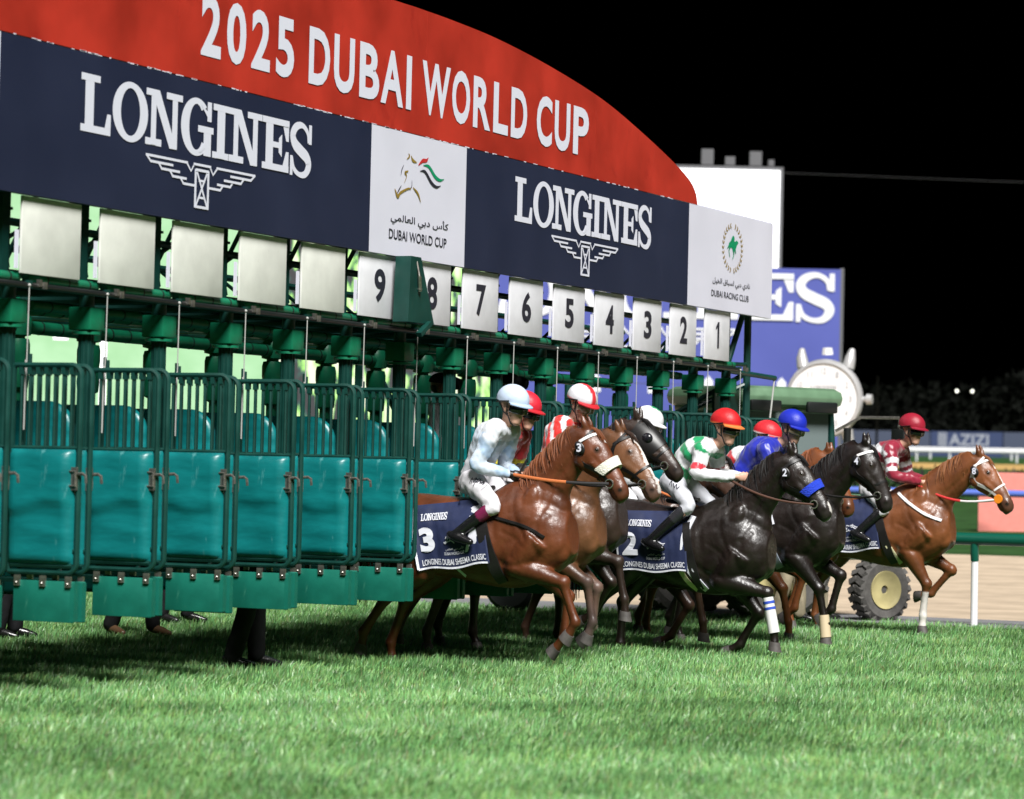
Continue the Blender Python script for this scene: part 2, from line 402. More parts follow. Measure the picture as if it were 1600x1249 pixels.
AR2 = '\uFEDE\uFEF4\uFEA8\uFEDF\uFE8D \uFED5\uFE8E\uFE92\uFEB4\uFEDF \uFEF2\uFE91\uFEA9 \uFEF1\uFEA9\uFE8E\uFEE7'
place_print('lettering', [fit2d(text2d(AR1, .01), -7.68, -6.56, 3.775, 3.885)], M_ink, pw1, gframe())
place_print('lettering', [fit2d(text2d('DUBAI WORLD CUP', .012), -7.707, -6.592, 3.645, 3.732)], M_ink, pw1, gframe())
place_print('lettering', [fit2d(text2d(AR2, .008), -.055, 1.094, 3.765, 3.855)], M_ink, pw2, gframe())
place_print('lettering', [fit2d(text2d('DUBAI RACING CLUB', .008), -.084, 1.065, 3.645, 3.715)], M_ink, pw2, gframe())
leaves = []
for sg in (-1, 1):
    for i in range(13):
        a = -1.45 + i*.225; cx, cz = .53+sg*.29*math.cos(a), 4.215+.25*math.sin(a)
        for q in (-1, 1):
            an = a*1.0 + math.pi/2 + q*.7; an = an if sg > 0 else math.pi-an
            dx, dz = math.cos(an)*.05, math.sin(an)*.045
            leaves.append(stroke2d([(cx,cz),(cx+dx*.5,cz+dz*.5),(cx+dx,cz+dz)],[.004,.02,.003]))
place_print('emblem', leaves, M_gold, pw2, gframe())
hb = [stroke2d([(.42,4.24),(.52,4.26),(.60,4.25),(.67,4.30)],[.05,.09,.09,.03]), stroke2d([(.62,4.27),(.70,4.29)],[.04,.02],smooth=False), stroke2d([(.46,4.24),(.42,4.18),(.45,4.11)],[.05,.02,.012]),
      stroke2d([(.55,4.22),(.57,4.15),(.53,4.09)],[.06,.025,.012]), stroke2d([(.60,4.22),(.63,4.16)],[.04,.012],smooth=False), stroke2d([(.48,4.29),(.54,4.33),(.58,4.31)],[.03,.05,.02]), stroke2d([(.36,4.20),(.42,4.24)],[.005,.03],smooth=False)]
place_print('emblem', hb, M_gprint, pw2, gframe())
# --- red arched board above, in panels
arc = smoothpath([(-7.3,5.712),(-6.53,5.703),(-5.59,5.67),(-4.435,5.575),(-3.19,5.42),(-2.18,5.215),(-1.295,5.0),(-.80,4.85),(-.60,4.73),(-.535,4.604)], 5)
arc = [(p[0], p[1]) for p in arc]; arc = [(-14.6-a, b) for a, b in reversed(arc)][:-1] + arc
axs = np.array([a for a,b in arc]); azs = np.array([b for a,b in arc])
cuts = [axs[0], -11.2, -7.06, -3.32, axs[-1]]
red_panels = []
for i in range(4):
    c0, c1 = cuts[i]+.0015, cuts[i+1]-.0015
    xs = [c0] + [a for a in axs if c0 < a < c1] + [c1]
    pts = [(c0, 4.600)] + [(x, float(np.interp(x, axs, azs))) for x in xs] + [(c1, 4.600)]
    pts = [p for j, p in enumerate(pts) if j == 0 or (abs(p[0]-pts[j-1][0])+abs(p[1]-pts[j-1][1])) > 1e-4]
    mb = MB(); mb.prism(list(reversed(pts)), lambda a,b,d: (a, -.118+d, b), .05); red_panels.append(gb(mb, 'arch_panel', M_red, smooth=False))
SIGNTXT = [('2', -10.885, -10.588), ('0', -10.501, -10.205), ('2', -10.12, -9.826), ('5', -9.728, -9.436), ('D', -9.19, -8.831), ('U', -8.764, -8.404), ('B', -8.313, -7.953), ('A', -7.923, -7.504), ('I', -7.45, -7.352), ('W', -7.142, -6.583), ('O', -6.545, -6.177), ('R', -6.11, -5.746), ('L', -5.684, -5.365), ('D', -5.302, -4.946), ('C', -4.728, -4.374), ('U', -4.314, -3.95), ('P', -3.874, -3.5)]
for pi_ in range(4):
    it = [fit2d(text2d(c, .03 if c not in 'I' else .03), a, b, 4.790 if c in '05UOC' else 4.797, 5.275 if c in '025OC' else 5.268) for c, a, b in SIGNTXT if cuts[pi_] < (a+b)/2 <= cuts[pi_+1]]
    if it: place_print('lettering', it, M_print, red_panels[pi_], gframe(-.118))
mb = MB(); mb.box((-.05,-.085,4.601), (3.74,.055,.012)); gb(mb, 'cap_strip', M_print, smooth=False)
# chipped bright edge where red board meets navy
mb = MB()
for i in range(90):
    x = random.uniform(-13.4, -1.0); mb.box((x,-.1205,4.597+random.uniform(-.003,.003)), (random.uniform(.02,.10),.002,random.uniform(.004,.010)))
gb(mb, 'chipped_edge', M_print, smooth=False)['kind'] = 'stuff'
# sign back frame
mb = MB()
for x in np.arange(-15, 1.9, 1.0):
    mb.tube([(x,.16,2.9),(x,.16,4.5)], .035, 6); mb.tube([(x,-.05,4.45),(x,.16,4.45)], .02, 6); mb.tube([(x,.16,4.4),(x,.95,2.95)], .022, 6)
for z in (3.62, 4.4): mb.tube([(-15.3,.16,z),(1.8,.16,z)], .03, 6)
gb(mb, 'sign_frame', M_post)

# --- number plates
ONE = poly2d([(.48,0),(1,0),(1,1.0),(.60,1.0),(0,.80),(0,.68),(.48,.80)])
plate_me = {}
for n in range(1, 15):
    x0 = -(n-1.0)-.148
    mb = MB(); mb.box((x0+.37, -.075, 3.2255), (.741, .02, .545), ch=.004)
    o = gb(mb, 'number_plate', M_plate if n <= 9 else M_plateb); o['label'] = ('white plate numbered %d' % n) if n <= 9 else 'blank white plate without a number'
    mb = MB(); mb.box((x0-.022, -.057, 3.12), (.030,.016,.27)); gb(mb, 'edge_strip', M_white, o, smooth=False)
    if n <= 9:
        w = .10 if n == 1 else .205
        place_print('digit', [fit2d(text2d(str(n), .03) if n > 1 else ONE, x0+.365-w/2, x0+.365+w/2, 3.085, 3.375)], M_ink, o, lambda a,b,d=0: (a+GX, -.085-d, b))

# --- posts, padded caps, trusses at every stall boundary
PX = [-13.04+i for i in range(-1, 15)]
def pad_box(): mb = MB(); mb.box((0,0,0), (.195,.195,.17), ch=.012); mb.lathe([(.105,-.115),(.105,-.095)], n=16); return mb.mesh('post_pad')
PADM = pad_box(); PADM.materials.append(M_pad)
mb = MB(); mb.lathe([(.05,-2),(.05,0)], n=14);
for k in range(10):
    t = 2*math.pi*k/10; mb.box((.05*math.cos(t), .05*math.sin(t), -1), (.014,.014,1.98))
mb.v = [(x,y,z*.885+2.63) for x,y,z in mb.v]; POSTM = mb.mesh('front_post'); POSTM.materials.append(M_post)
mb = MB(); mb.lathe([(.05,.9),(.05,2.2),(.085,2.22),(.092,2.3),(.085,2.38),(.06,2.385),(.06,2.40),(.085,2.405),(.095,2.47),(.095,2.56),(.085,2.60),(.055,2.605),(.055,2.62),(.10,2.63),(.105,2.70),(.105,2.76),(.08,2.80)], n=18)
REARM = mb.mesh('rear_post'); REARM.materials.append(M_pad)
mb = MB(); mb.tube([(0,0,2.78),(0,0,2.9)], .055, 12); NECKM = mb.mesh('post_neck'); NECKM.materials.append(M_post)
# truss piece between plates
mb = MB(); mb.box((0,.10,3.22), (.075,.07,.66)); mb.tube([(-.10,.12,3.56),(.10,.12,3.0)], .026, 6); mb.tube([(.10,.30,3.5),(-.04,.30,2.98)], .022, 6)
mb.box((-.09,.10,3.02),(.11,.03,.14)); mb.box((0,.12,3.42),(.25,.05,.02)); TRM = mb.mesh('truss_post', smooth=False); TRM.materials.append(M_post)
# partition pad between two stalls (seen through the bars)
def rounded_pad(L, z0, z1, t, r):
    pts = []
    for cx, cz, a0 in ((L-r, z1-r, 0), (r, z1-r, 90), (r*.3, z0+r*.3, 180), (L-r*.3, z0+r*.3, 270)):
        rr = r if a0 < 180 else r*.3
        for a in np.linspace(a0, a0+90, 7): pts.append((cx+rr*math.cos(R(a)), cz+rr*math.sin(R(a))))
    mb = MB(); cx, cz = L/2, (z0+z1)/2; rings = []
    for k, sx in ((.93,-t*.5),(.985,-t*.38),(1,0),(.985,t*.38),(.93,t*.5)):
        rings.append([Vector((sx, cx+(p[0]-cx)*k, cz+(p[1]-cz)*k)) for p in pts])
    mb.rings(rings); return mb
PARTM = rounded_pad(1.15, .95, 2.09, .09, .22).mesh('partition_pad', ang=60); PARTM.materials.append(M_teal)
PART2 = rounded_pad(1.3, .55, 1.75, .08, .15).mesh('partition_pad', ang=60); PART2.materials.append(M_teal)
for i, x in enumerate(PX):
    L_ = (x+GX, 0, 0)
    link('front_post', POSTM, None, gate, (x+GX, .09, 0)); link('post_pad', PADM, None, gate, (x+GX, .09, 2.695)); link('post_neck', NECKM, None, gate, (x+GX,.09,0))
    link('rear_post', REARM, None, gate, (x+GX, 1.38, 0)); link('truss_post', TRM, None, gate, (x-.09+GX, 0, 0))
    link('partition_pad', PARTM, None, gate, (x+GX, .17, 0)); link('partition_pad', PART2, None, gate, (x+GX, 1.46, 0))
for x in PX:
    mb = MB(); mb.box((x,.75,.765),(.26,1.1,.03)); gb(mb, 'foot_ledge', M_post, smooth=False)
XA, XB = PX[0]-.1, 1.0
mb = MB(); mb.tube([(XA,-.06,2.875),(XB,-.06,2.875)], .023, 10); gb(mb, 'front_rail', M_black)
def roll(name, y, z, r, x0, x1, lift=0):
    mb = MB(); mb.tube([(x0+.05,y,z),(x0+.07,y,z),(x0+.5,y,z),(x1-.07,y,z),(x1-.05,y,z)], [r*.8,r,r*1.03,r,r*.8], 12); o = gb(mb, name, M_pad)
    mb = MB()
    for t in (.28, .55, .82):
        mb = MB(); mb.tube([(x0+t-.008,y,z),(x0+t+.008,y,z)], r*1.06, 12); gb(mb, 'strap', M_strap, o)
for i in range(len(PX)-1):
    x0, x1 = PX[i], PX[i+1]
    roll('padded_roll', -.015, 2.925, .040, x0, x1); roll('padded_roll', .62, 2.80, .042, x0, x1); roll('padded_roll', 1.38, 2.87, .075, x0, x1); roll('padded_roll', 1.38, 2.70, .055, x0, x1)
mb = MB()
for x in PX:
    mb.tube([(x,.1,2.9),(x,1.4,2.9)], .04, 8); mb.tube([(x,1.4,2.85),(x,2.9,2.9)], .03, 8)
    mb.box((x+.02,-.03,2.885),(.05,.10,.05)); mb.tube([(x+.09,-.02,2.32),(x+.09,-.02,2.42)], .014, 6); mb.tube([(x+.16,0,2.33),(x+.16,0,2.40)], .014, 6)
for y, z in ((.35,2.99),(2.9,2.9),(.62,3.4),(1.38,3.3)): mb.tube([(XA,y,z),(XB,y,z)], .03, 8)
for i in range(len(PX)-1):
    x0, x1 = PX[i], PX[i+1]; mb.tube([(x0,.62,2.95),(x1,.62,3.4)], .018, 6); mb.tube([(x0,1.38,3.3),(x1,1.38,2.95)], .018, 6)
gb(mb, 'roof_frame', M_post)
mb = MB(); mb.box((.02,0,0),(.10,.012,.03)); mb.box((-.02,-.012,.012),(.03,.03,.05)); mb.box((.045,-.012,-.002),(.03,.03,.05)); BRM = mb.mesh('bracket'); BRM.materials.append(M_metal)
for x in PX: link('bracket', BRM, None, gate, (x+.14+GX,-.075,2.885))
for i, x in enumerate(PX[1:]):   # hanging pull rods
    mb = MB(); k = random.uniform(-.02,.02)
    mb.tube([(x+.0,-.085,2.87),(x-.005+k*.3,-.085,2.3),(x-.012+k,-.085,1.86)], .0045, 6); mb.tube([(x-.01+k,-.085,2.35),(x-.012+k,-.085,1.86)], .0065, 6); mb.sphere((x,-.085,2.875), .013, 8, 6)
    gb(mb, 'pull_rod', M_rope)

# --- front doors: two leaves swung open at every post
LD = .575
def leaf_meshes(sd):
    D = {}
    mb = MB(); zt, zb, rc = 2.315, .875, .075
    path = [(0,-.02,zb),(0,-.02,zt-.02),(0,-.03,zt),(0,-.06,zt)]
    for a in np.linspace(90, 0, 7): path.append((0, -(LD-rc)-rc*math.cos(R(a)), zt-rc+rc*math.sin(R(a))))
    for a in np.linspace(0, -90, 7): path.append((0, -(LD-rc)-rc*math.cos(R(a)), zb+rc+rc*math.sin(R(a))))
    path += [(0,-.02,zb)]
    mb.tube(path, .019, 8, caps=True); mb.tube([(0,-.04,zb+.05),(0,-LD+.03,zb+.05)], .024, 8); mb.tube([(0,-.02,1.74),(0,-LD,1.74)], .014, 8)
    mb.tube([(0,-LD+.14,zb+.01),(0,-LD+.02,zb+.16)], .016, 6)
    D['door_frame'] = (mb.mesh('door_frame'), M_post)
    mb = MB(); mb.tube([(0,0,1.74),(0,0,2.31)], .0105, 6); mb.box((0,0,2.275),(.03,.03,.05)); D['bar'] = (mb.mesh('bar'), M_post)
    # cushion: grid with a fat upper half that falls away below
    nu, nv = 13, 25
    mb = MB(); V = []
    for j in range(nv):
        v = j/(nv-1); z = .935+.795*v
        for i in range(nu):
            u = i/(nu-1); edge = .50+.05*math.sin(u*3.0+sd)+.02*math.sin(u*9+sd*2)     # upper half shaped as an overhang to put the lower half in shade
            up = 1/(1+math.exp(-(v-edge)/.014)); prof = .040+.026*up*(1 if v < .82 else 1-.5*((v-.82)/.18)**2)
            prof += .007*math.exp(-((v-.27-.05*math.sin(u*2.4+sd*3))/.035)**2)+.004*math.sin(u*7+v*5+sd); e = min(u, 1-u)/.03; e = min(1, e); ee = min(1, min(v,1-v)/.04)
            t = prof*(e*(2-e))**.5*(.35+.65*(ee*(2-ee))**.5) + .012
            V.append((u, z, t))
    def side(sg): return [(sg*t, -.012-(LD-.04)*u, z) for u, z, t in V]
    fs = [(j*nu+i, j*nu+i+1, (j+1)*nu+i+1, (j+1)*nu+i) for j in range(nv-1) for i in range(nu-1)]
    mb.add(side(-1), fs); mb.add(side(1), [tuple(reversed(f)) for f in fs])
    n0 = nu*nv; rim = [i for i in range(nu)] + [j*nu+nu-1 for j in range(1,nv)] + [(nv-1)*nu+i for i in range(nu-2,-1,-1)] + [j*nu for j in range(nv-2,0,-1)]
    mb.f += [(rim[(k+1)%len(rim)], rim[k], rim[k]+n0, rim[(k+1)%len(rim)]+n0) for k in range(len(rim))]
    D['door_pad'] = (mb.mesh('door_pad', ang=70), M_teal)
    mb = MB(); mb.box((0,-.315,.675),(.012,.50,.285), ch=.004); mb.box((.018,-.55,.675),(.05,.035,.27)); D['flap'] = (mb.mesh('flap'), M_flap)
    mb = MB()
    mb.box((-.012,0,.815),(.02,.045,.075)); mb.sphere((-.024,0,.80),.009,6,4); D['clamp'] = (mb.mesh('clamp'), M_metal)
    mb = MB(); mb.box((-.012,-LD+.03,1.53),(.045,.07,.16)); mb.tube([(-.03,-LD+.02,1.56),(-.03,-LD-.05,1.565),(-.03,-LD-.075,1.55),(-.03,-LD-.08,1.50)], .011, 6)
    mb.tube([(-.04,-LD+.055,1.48),(-.04,-LD+.005,1.48),(-.04,-LD+.005,1.58),(-.04,-LD+.055,1.58)], .009, 6); D['latch'] = (mb.mesh('latch'), M_metal)
    for k in D: D[k][0].materials.append(D[k][1])
    return D
LMS = [leaf_meshes(q) for q in (0.0, 1.7, 3.1, 4.6)]
def front_door(x, y, ang, mirror, dz=0):
    LM = LMS[random.randrange(4)]; e = empty('front_door'); e.parent = gate; e.location = (x+GX, y, dz); e.rotation_euler = (0, 0, R(ang))
    if mirror: e.scale = (-1, 1, 1)
    for k in ('door_frame','door_pad','flap','latch'): link(k, LM[k][0], None, e)
    for yy in (-.10,-.31,-.52): link('clamp', LM['clamp'][0], None, e, (0, yy, 0))
    for i in range(7): link('bar', LM['bar'][0], None, e, (0, -.085-.069*i, 0))
    return e
for i, x in enumerate(PX):
    a = random.uniform(-1.5,1.5)
    front_door(x-.075, -.01, .5+a, False, random.uniform(-.008,.008)); front_door(x+.055, -.01, 1.0+a*.5, True, random.uniform(-.008,.008))

# --- hanging control box beside plate 9
mb = MB(); q = [(-7.59,3.50),(-7.40,3.50),(-7.12,2.93),(-7.62,2.93)]
mb.prism([(a,b) for a,b in q], lambda a,b,d: (a,-.135-d,b), .15); gb(mb, 'control_box', M_post, smooth=False)
mb = MB(); mb.tube([(-7.47,-.28,3.46),(-7.47,-.31,3.33)],.010,6); mb.tube([(-7.44,-.30,3.20),(-7.47,-.31,3.33),(-7.44,-.30,3.24)],.016,6); mb.sphere((-7.44,-.30,3.22),.022,8,6); gb(mb, 'control_lever', M_metal)
mb = MB(); mb.box((-7.34,-.30,2.88),(.22,.05,.04), rot=Matrix.Rotation(R(-30),3,'Y')); gb(mb, 'control_bracket', M_post)
# --- far end frame
mb = MB()
mb.tube([(1.12,.15,2.85),(1.12,.15,3.62)],.04,8); mb.tube([(1.78,.15,1.9),(1.78,.15,3.6)],.045,8); mb.tube([(1.14,.15,2.93),(1.62,.15,3.55)],.035,8); mb.tube([(1.45,.3,2.85),(1.45,.3,3.6)],.016,6)
mb.tube([(.9,.15,2.88),(2.15,-.06,2.83)],.03,8); mb.tube([(1.1,.15,2.95),(1.78,.15,2.97)],.025,8); mb.tube([(-4.0,2.2,2.78),(1.78,2.2,2.76)],.035,8); mb.tube([(1.35,1.2,2.2),(1.78,.2,2.85)],.03,8)
mb.tube([(-3.5,2.2,2.7),(-2.9,2.2,2.15)],.035,8); mb.box((-3.85,2.2,2.55),(.07,.06,.75)); mb.tube([(1.78,.15,2.75),(1.2,.9,2.3)],.03,8); mb.box((1.5,.3,2.45),(.75,.03,.42))
mb.box((1.78,1.0,1.6),(.12,3.2,.16)); mb.tube([(1.78,.15,.5),(1.78,.15,2.0)],.05,8); mb.tube([(1.78,2.4,.5),(1.78,2.4,2.8)],.05,8)
gb(mb, 'end_frame', M_post)
mb = MB(); mb.tube([(2.13,-.06,2.82),(2.02,-.06,2.4),(1.93,-.05,2.0)], .010, 6); gb(mb, 'pull_rod', M_rope)
mb = MB()
for yy in (3.2,):
    mb.lathe([(.12,-.10),(.30,-.12),(.35,-.08),(.35,.08),(.30,.12),(.12,.10)], c=(2.05,yy,.35), n=24, axis='x')
gb(mb, 'transport_wheel', M_strap)

# ================================================================== BACKGROUND
RH = Vector((math.sin(TH), -math.cos(TH), 0)); FH = Vector((math.cos(TH), math.sin(TH), 0))
def vframe(origin, yaw=0):
    """upright frame facing the stands: a = metres to the right, b = height, d = towards the viewer"""
    q = Matrix.Rotation(R(yaw), 3, 'Z'); a_ = q @ RH; n_ = q @ FH; o_ = Vector(origin)
    return lambda a, b, d=0: tuple(o_ + a_*a + Vector((0,0,b)) - n_*d)
def fbox(mb, fr, a0, a1, b0, b1, d0, d1):
    vs = [fr(a,b,d) for a in (a0,a1) for b in (b0,b1) for d in (d0,d1)]
    mb.add(vs, [(0,1,3,2),(4,6,7,5),(0,4,5,1),(2,3,7,6),(0,2,6,4),(1,5,7,3)])
def local(mb, root):
    inv = root.matrix_basis.inverted() if root.rotation_euler.z == 0 else None
    L_ = Vector(root.location); mb.v = [tuple(Vector(v)-L_) for v in mb.v]; return mb
M_grey = mat('grey_steel', (.16,.16,.17), .5, metal=.4)
# --- bright video screen high behind the gate
M_white_screen = mat('screen_glow_white', (.1,.1,.1), emit=(1,1,1.02,1.6))
fr = vframe((68.17, 24.21, 0)); root = empty('video_screen', fr(-3.5, 0))
tag(root, 'glowing white video screen rising behind the far end of the sign', 'video screen')
mb = MB(); fbox(mb, fr, -6.6, 0, 5.2, 12.62, -.02, .03); local(mb, root).build('display', M_white_screen, root, smooth=False)
mb = MB(); fbox(mb, fr, -6.75, .12, 5.0, 12.75, -1.0, -.05); local(mb, root).build('cabinet', M_grey, root, smooth=False)
mb = MB(); fbox(mb, fr, -6.0, -5.4, 1.0, 5.1, -.8, -.2); fbox(mb, fr, -1.0, -.5, 1.0, 5.1, -.8, -.2); local(mb, root).build('mast', M_grey, root, smooth=False)
for a, w, h in ((-2.55,.42,.55), (-1.75,.34,.30), (-.85,.42,.50), (-.30,.2,.22)):
    mb = MB(); fbox(mb, fr, a-w/2, a+w/2, 12.80, 12.8+h, -.6, -.2); fbox(mb, fr, a-.03, a+.03, 12.7, 12.85, -.5, -.4); local(mb, root).build('equipment_box', M_grey, root, smooth=False)
# --- low picture screen seen through the stalls
def picture_material():
    m = bpy.data.materials.new('screen_picture'); m.use_nodes = True; nt = m.node_tree; N = nt.nodes; L = nt.links
    b = N['Principled BSDF']; b.inputs['Base Color'].default_value = (.02,.02,.02,1)
    tc = N.new('ShaderNodeTexCoord'); sp = N.new('ShaderNodeSeparateXYZ'); L.new(tc.outputs['Generated'], sp.inputs[0])
    mp = N.new('ShaderNodeMapping'); mp.inputs['Scale'].default_value = (38, 38, 7); L.new(tc.outputs['Generated'], mp.inputs[0])
    n1 = N.new('ShaderNodeTexNoise'); n1.inputs['Scale'].default_value = 1; n1.inputs['Detail'].default_value = 3; L.new(mp.outputs[0], n1.inputs[0])
    r1 = N.new('ShaderNodeValToRGB'); e = r1.color_ramp.elements; e[0].position = .46; e[0].color = (.035,.035,.04,1); e[1].position = .53; e[1].color = (.45,.95,.20,1)
    x = e.new(.50); x.color = (.03,.12,.10,1); y = e.new(.62); y.color = (.95,1.0,.75,1)
    L.new(n1.outputs[0], r1.inputs[0])
    n2 = N.new('ShaderNodeTexNoise'); n2.inputs['Scale'].default_value = 14; L.new(tc.outputs['Generated'], n2.inputs[0])
    r2 = N.new('ShaderNodeValToRGB'); e = r2.color_ramp.elements; e[0].position = .3; e[0].color = (.38,.70,.36,1); e[1].position = .7; e[1].color = (.48,.80,.46,1); L.new(n2.outputs[0], r2.inputs[0])
    mr = N.new('ShaderNodeMapRange'); mr.inputs[1].default_value = .632; mr.inputs[2].default_value = .640; L.new(sp.outputs[0], mr.inputs[0])
    mx = N.new('ShaderNodeMix'); mx.data_type = 'RGBA'; L.new(mr.outputs[0], mx.inputs['Factor']); L.new(r2.outputs[0], mx.inputs['A']); L.new(r1.outputs[0], mx.inputs['B'])
    L.new(mx.outputs['Result'], b.inputs['Emission Color']); b.inputs['Emission Strength'].default_value = .82
    return m
fr = vframe((41.56, 22.48, 0)); root = empty('picture_screen', fr(-8, 0))
tag(root, 'wide video screen with pale green picture seen through the stalls', 'video screen')
mb = MB(); mb.add([fr(-16,2.2), fr(0,2.2), fr(0,9.6), fr(-16,9.6)], [(0,1,2,3)]); local(mb, root).build('display', picture_material(), root, smooth=False)
mb = MB(); fbox(mb, fr, -16.1, .1, 1.0, 9.7, -.8, -.03); local(mb, root).build('cabinet', M_grey, root, smooth=False)
# bright plate and pole in the picture
M_glow = mat('screen_glow_bright', (.1,.1,.1), emit=(1,1,1,1.3))
mb = MB(); mb.add([fr(-11.78,5.02,.01), fr(-11.38,5.02,.01), fr(-11.38,5.50,.01), fr(-11.78,5.50,.01)], [(0,1,2,3)]); mb.add([fr(-10.52,3.2,.01), fr(-10.34,3.2,.01), fr(-10.34,5.6,.01), fr(-10.52,5.6,.01)], [(0,1,2,3)])
local(mb, root).build('bright_picture_detail', M_glow, root, smooth=False)

# --- blue hoarding with the wordmark
M_blue = mat('blue_hoarding', (.085,.105,.40), .5, noise_amt=.08, noise_scale=.4)
M_bright = mat('hoarding_white', (.80,.80,.84), .5)
fr = vframe((54.95, 17.34, 0)); root = empty('advertising_hoarding', fr(-6, 0))
tag(root, 'tall blue advertising hoarding with white wordmark behind the gate', 'hoarding')
mb = MB(); fbox(mb, fr, -11.9, 0, 4.55, 8.11, -.3, 0); local(mb, root).build('board', M_blue, root, smooth=False)
mb = MB(); fbox(mb, fr, -11.9, 0, 1.3, 4.53, -.3, .012); local(mb, root).build('board', M_blue, root, smooth=False)
mb = MB(); fbox(mb, fr, .003, .10, 1.0, 8.15, -.4, -.02); local(mb, root).build('edge_post', M_grey, root, smooth=False)
lf = lambda a,b,d=0: tuple(Vector(fr(a,b,d))-Vector(root.location))
place_print('lettering', wordmark(-11.35, -.17, 6.53, 7.95), M_bright, root, lf, step=.003, base=.02)
place_print('emblem', wings(-8.5, -3.05, 5.05, 6.25), M_bright, root, lf, step=.003, base=.02)
for px in (-1.72, -3.92, -5.6, -7.3): place_print('arch_window', [poly2d([(px-.14,4.25-.0),(px+.14,4.25),(px+.14,4.66),(px,4.82),(px-.14,4.66)])], M_bright, root, lf, step=.003, base=.03)

# --- giant watch
root = empty('giant_watch', (26.39, 7.82, 0)); tag(root, 'giant display wristwatch with white dial and steel case beside the blue hoarding', 'watch')
M_steel = mat('polished_steel', (.50,.50,.51), .28, metal=.25, spec=.8); M_dial = mat('watch_dial', (.82,.82,.84), .3)
fr0 = vframe((0, 0, 3.34), -20); fr = lambda a, b, d=0: fr0(a, b, d)
def disc(mb, prof, n=48):
    mb.rings([[Vector(fr(r*math.cos(t), r*math.sin(t), h)) for t in [2*math.pi*j/n for j in range(n)]] for r, h in prof])
mb = MB(); disc(mb, [(.60,-.30),(.76,-.24),(.80,-.05),(.77,.03),(.71,.05),(.705,.02)]); mb.build('case', M_steel, root)
mb = MB(); disc(mb, [(.3,.0),(.70,.022)]); mb.build('dial', M_dial, root)
it = []
for h in range(1, 13):
    a = math.pi/2 - h*math.pi/6; cx, cz = .56*math.cos(a), .56*math.sin(a); w = .055 if h < 10 else .10
    it.append(fit2d(text2d(str(h)), cx-w/2, cx+w/2, cz-.055, cz+.055))
dl = lambda a,b,d=0: fr(a,b,.028+d)
M_num = mat('numeral_grey', (.48,.48,.50), .4)
place_print('numerals', it, M_num, root, dl)['kind'] = 'stuff'; place_print('lettering', wordmark(-.27,.27,.20,.265), M_num, root, dl); place_print('emblem', wings(-.12,.12,.13,.18), M_num, root, dl)
mb = MB(); mb.add([dl(a,b,.012) for a,b in ((.03,-.03),(-.03,.03),(-.40,.20),(-.42,.19))], [(0,1,2,3)]); mb.add([dl(a,b,.016) for a,b in ((-.02,-.02),(.02,-.02),(.012,-.5),(-.012,-.5))], [(0,1,2,3)]); mb.build('hands', M_ink, root, smooth=False)
for s_, base in ((-1,1),(1,1),(-1,-1),(1,-1)):
    mb = MB(); P = [(s_*.46, base*.62, -.12), (s_*.50, base*.82, -.14), (s_*.52, base*1.0, -.22)]
    mb.tube([fr(*p) for p in P], [.13,.11,.06], 10); mb.build('lug', M_steel, root)
mb = MB(); mb.tube([fr(.78,0,-.12), fr(.84,0,-.12), fr(.86,0,-.12), fr(.97,0,-.12)], [.06,.06,.11,.10], 14); mb.build('crown', M_steel, root)
mb = MB(); mb.tube([fr(0,.9,-.26), fr(0,1.03,-.24)], [.12,.10], 8); fbox(mb, fr, -.15,.15,-3.2,-.75,-.35,-.1); mb.build('stand', M_dial, root)

# --- tractor at the far end of the gate
M_trac = mat('tractor_green', (.14,.25,.15), .4, coat=.15, noise_amt=.12); M_glass = mat('tinted_glass', (.16,.20,.20), .12, spec=.8); M_yel = mat('wheel_yellow', (.46,.40,.19), .5, noise_amt=.2, noise_scale=5)
M_tyre = mat('dusty_tyre', (.09,.085,.08), .85, noise_amt=.3, noise_scale=12, bump=.3)
tr = empty('tractor', (3.1, .55, 0), R(-32)); tag(tr, 'green farm tractor with yellow wheels parked beyond the end of the gate', 'tractor')
mb = MB(); mb.box((0,0,2.63),(1.56,1.56,.24), ch=.11); mb.box((0,0,2.50),(1.4,1.35,.10), ch=.03); mb.build('cab_roof', M_trac, tr)
for lx in (.42,-.42):
    mb = MB(); mb.box((lx,-.77,2.52),(.45,.06,.13),ch=.02); mb.build('roof_lamp', M_black, tr)
mb = MB()
for sx, sy in ((-.62,-.64),(-.62,.64),(.68,-.60),(.68,.60),(.08,-.66),(.08,.66)): mb.tube([(sx*1.08,sy*1.08,1.35),(sx,sy,2.5)], .045, 8)
mb.box((0,0,1.30),(1.5,1.4,.12)); mb.build('cab_frame', M_post, tr)
for nm, c, d in (('window',(0.38,-.63,1.92),(.5,.012,1.1)), ('window',(-.28,-.65,1.92),(.58,.012,1.1)), ('window',(0.38,.63,1.92),(.5,.012,1.1)), ('window',(-.28,.65,1.92),(.58,.012,1.1)), ('window',(.70,0,1.95),(.012,1.1,1.05)), ('window',(-.64,0,1.95),(.012,1.15,1.05))):
    mb = MB(); mb.box(c, d); mb.build(nm, M_glass, tr, smooth=False)
mb = MB(); mb.box((1.3,0,1.2),(1.2,.72,.60), ch=.12); mb.box((1.2,0,.85),(1.2,.5,.3), ch=.04); mb.build('bonnet', M_trac, tr)
mb = MB(); mb.tube([(1.1,-.42,1.5),(1.1,-.42,2.3)], .045, 10); mb.build('exhaust', M_black, tr)
mb = MB(); mb.tube([(.72,-.66,2.25),(.95,-.85,2.42),(1.25,-1.2,2.42),(1.25,-1.2,2.3)], .018, 6); mb.build('mirror_arm', M_metal, tr)
mb = MB(); mb.box((1.25,-1.2,2.08),(.06,.24,.42), ch=.03); mb.build('mirror', M_black, tr)
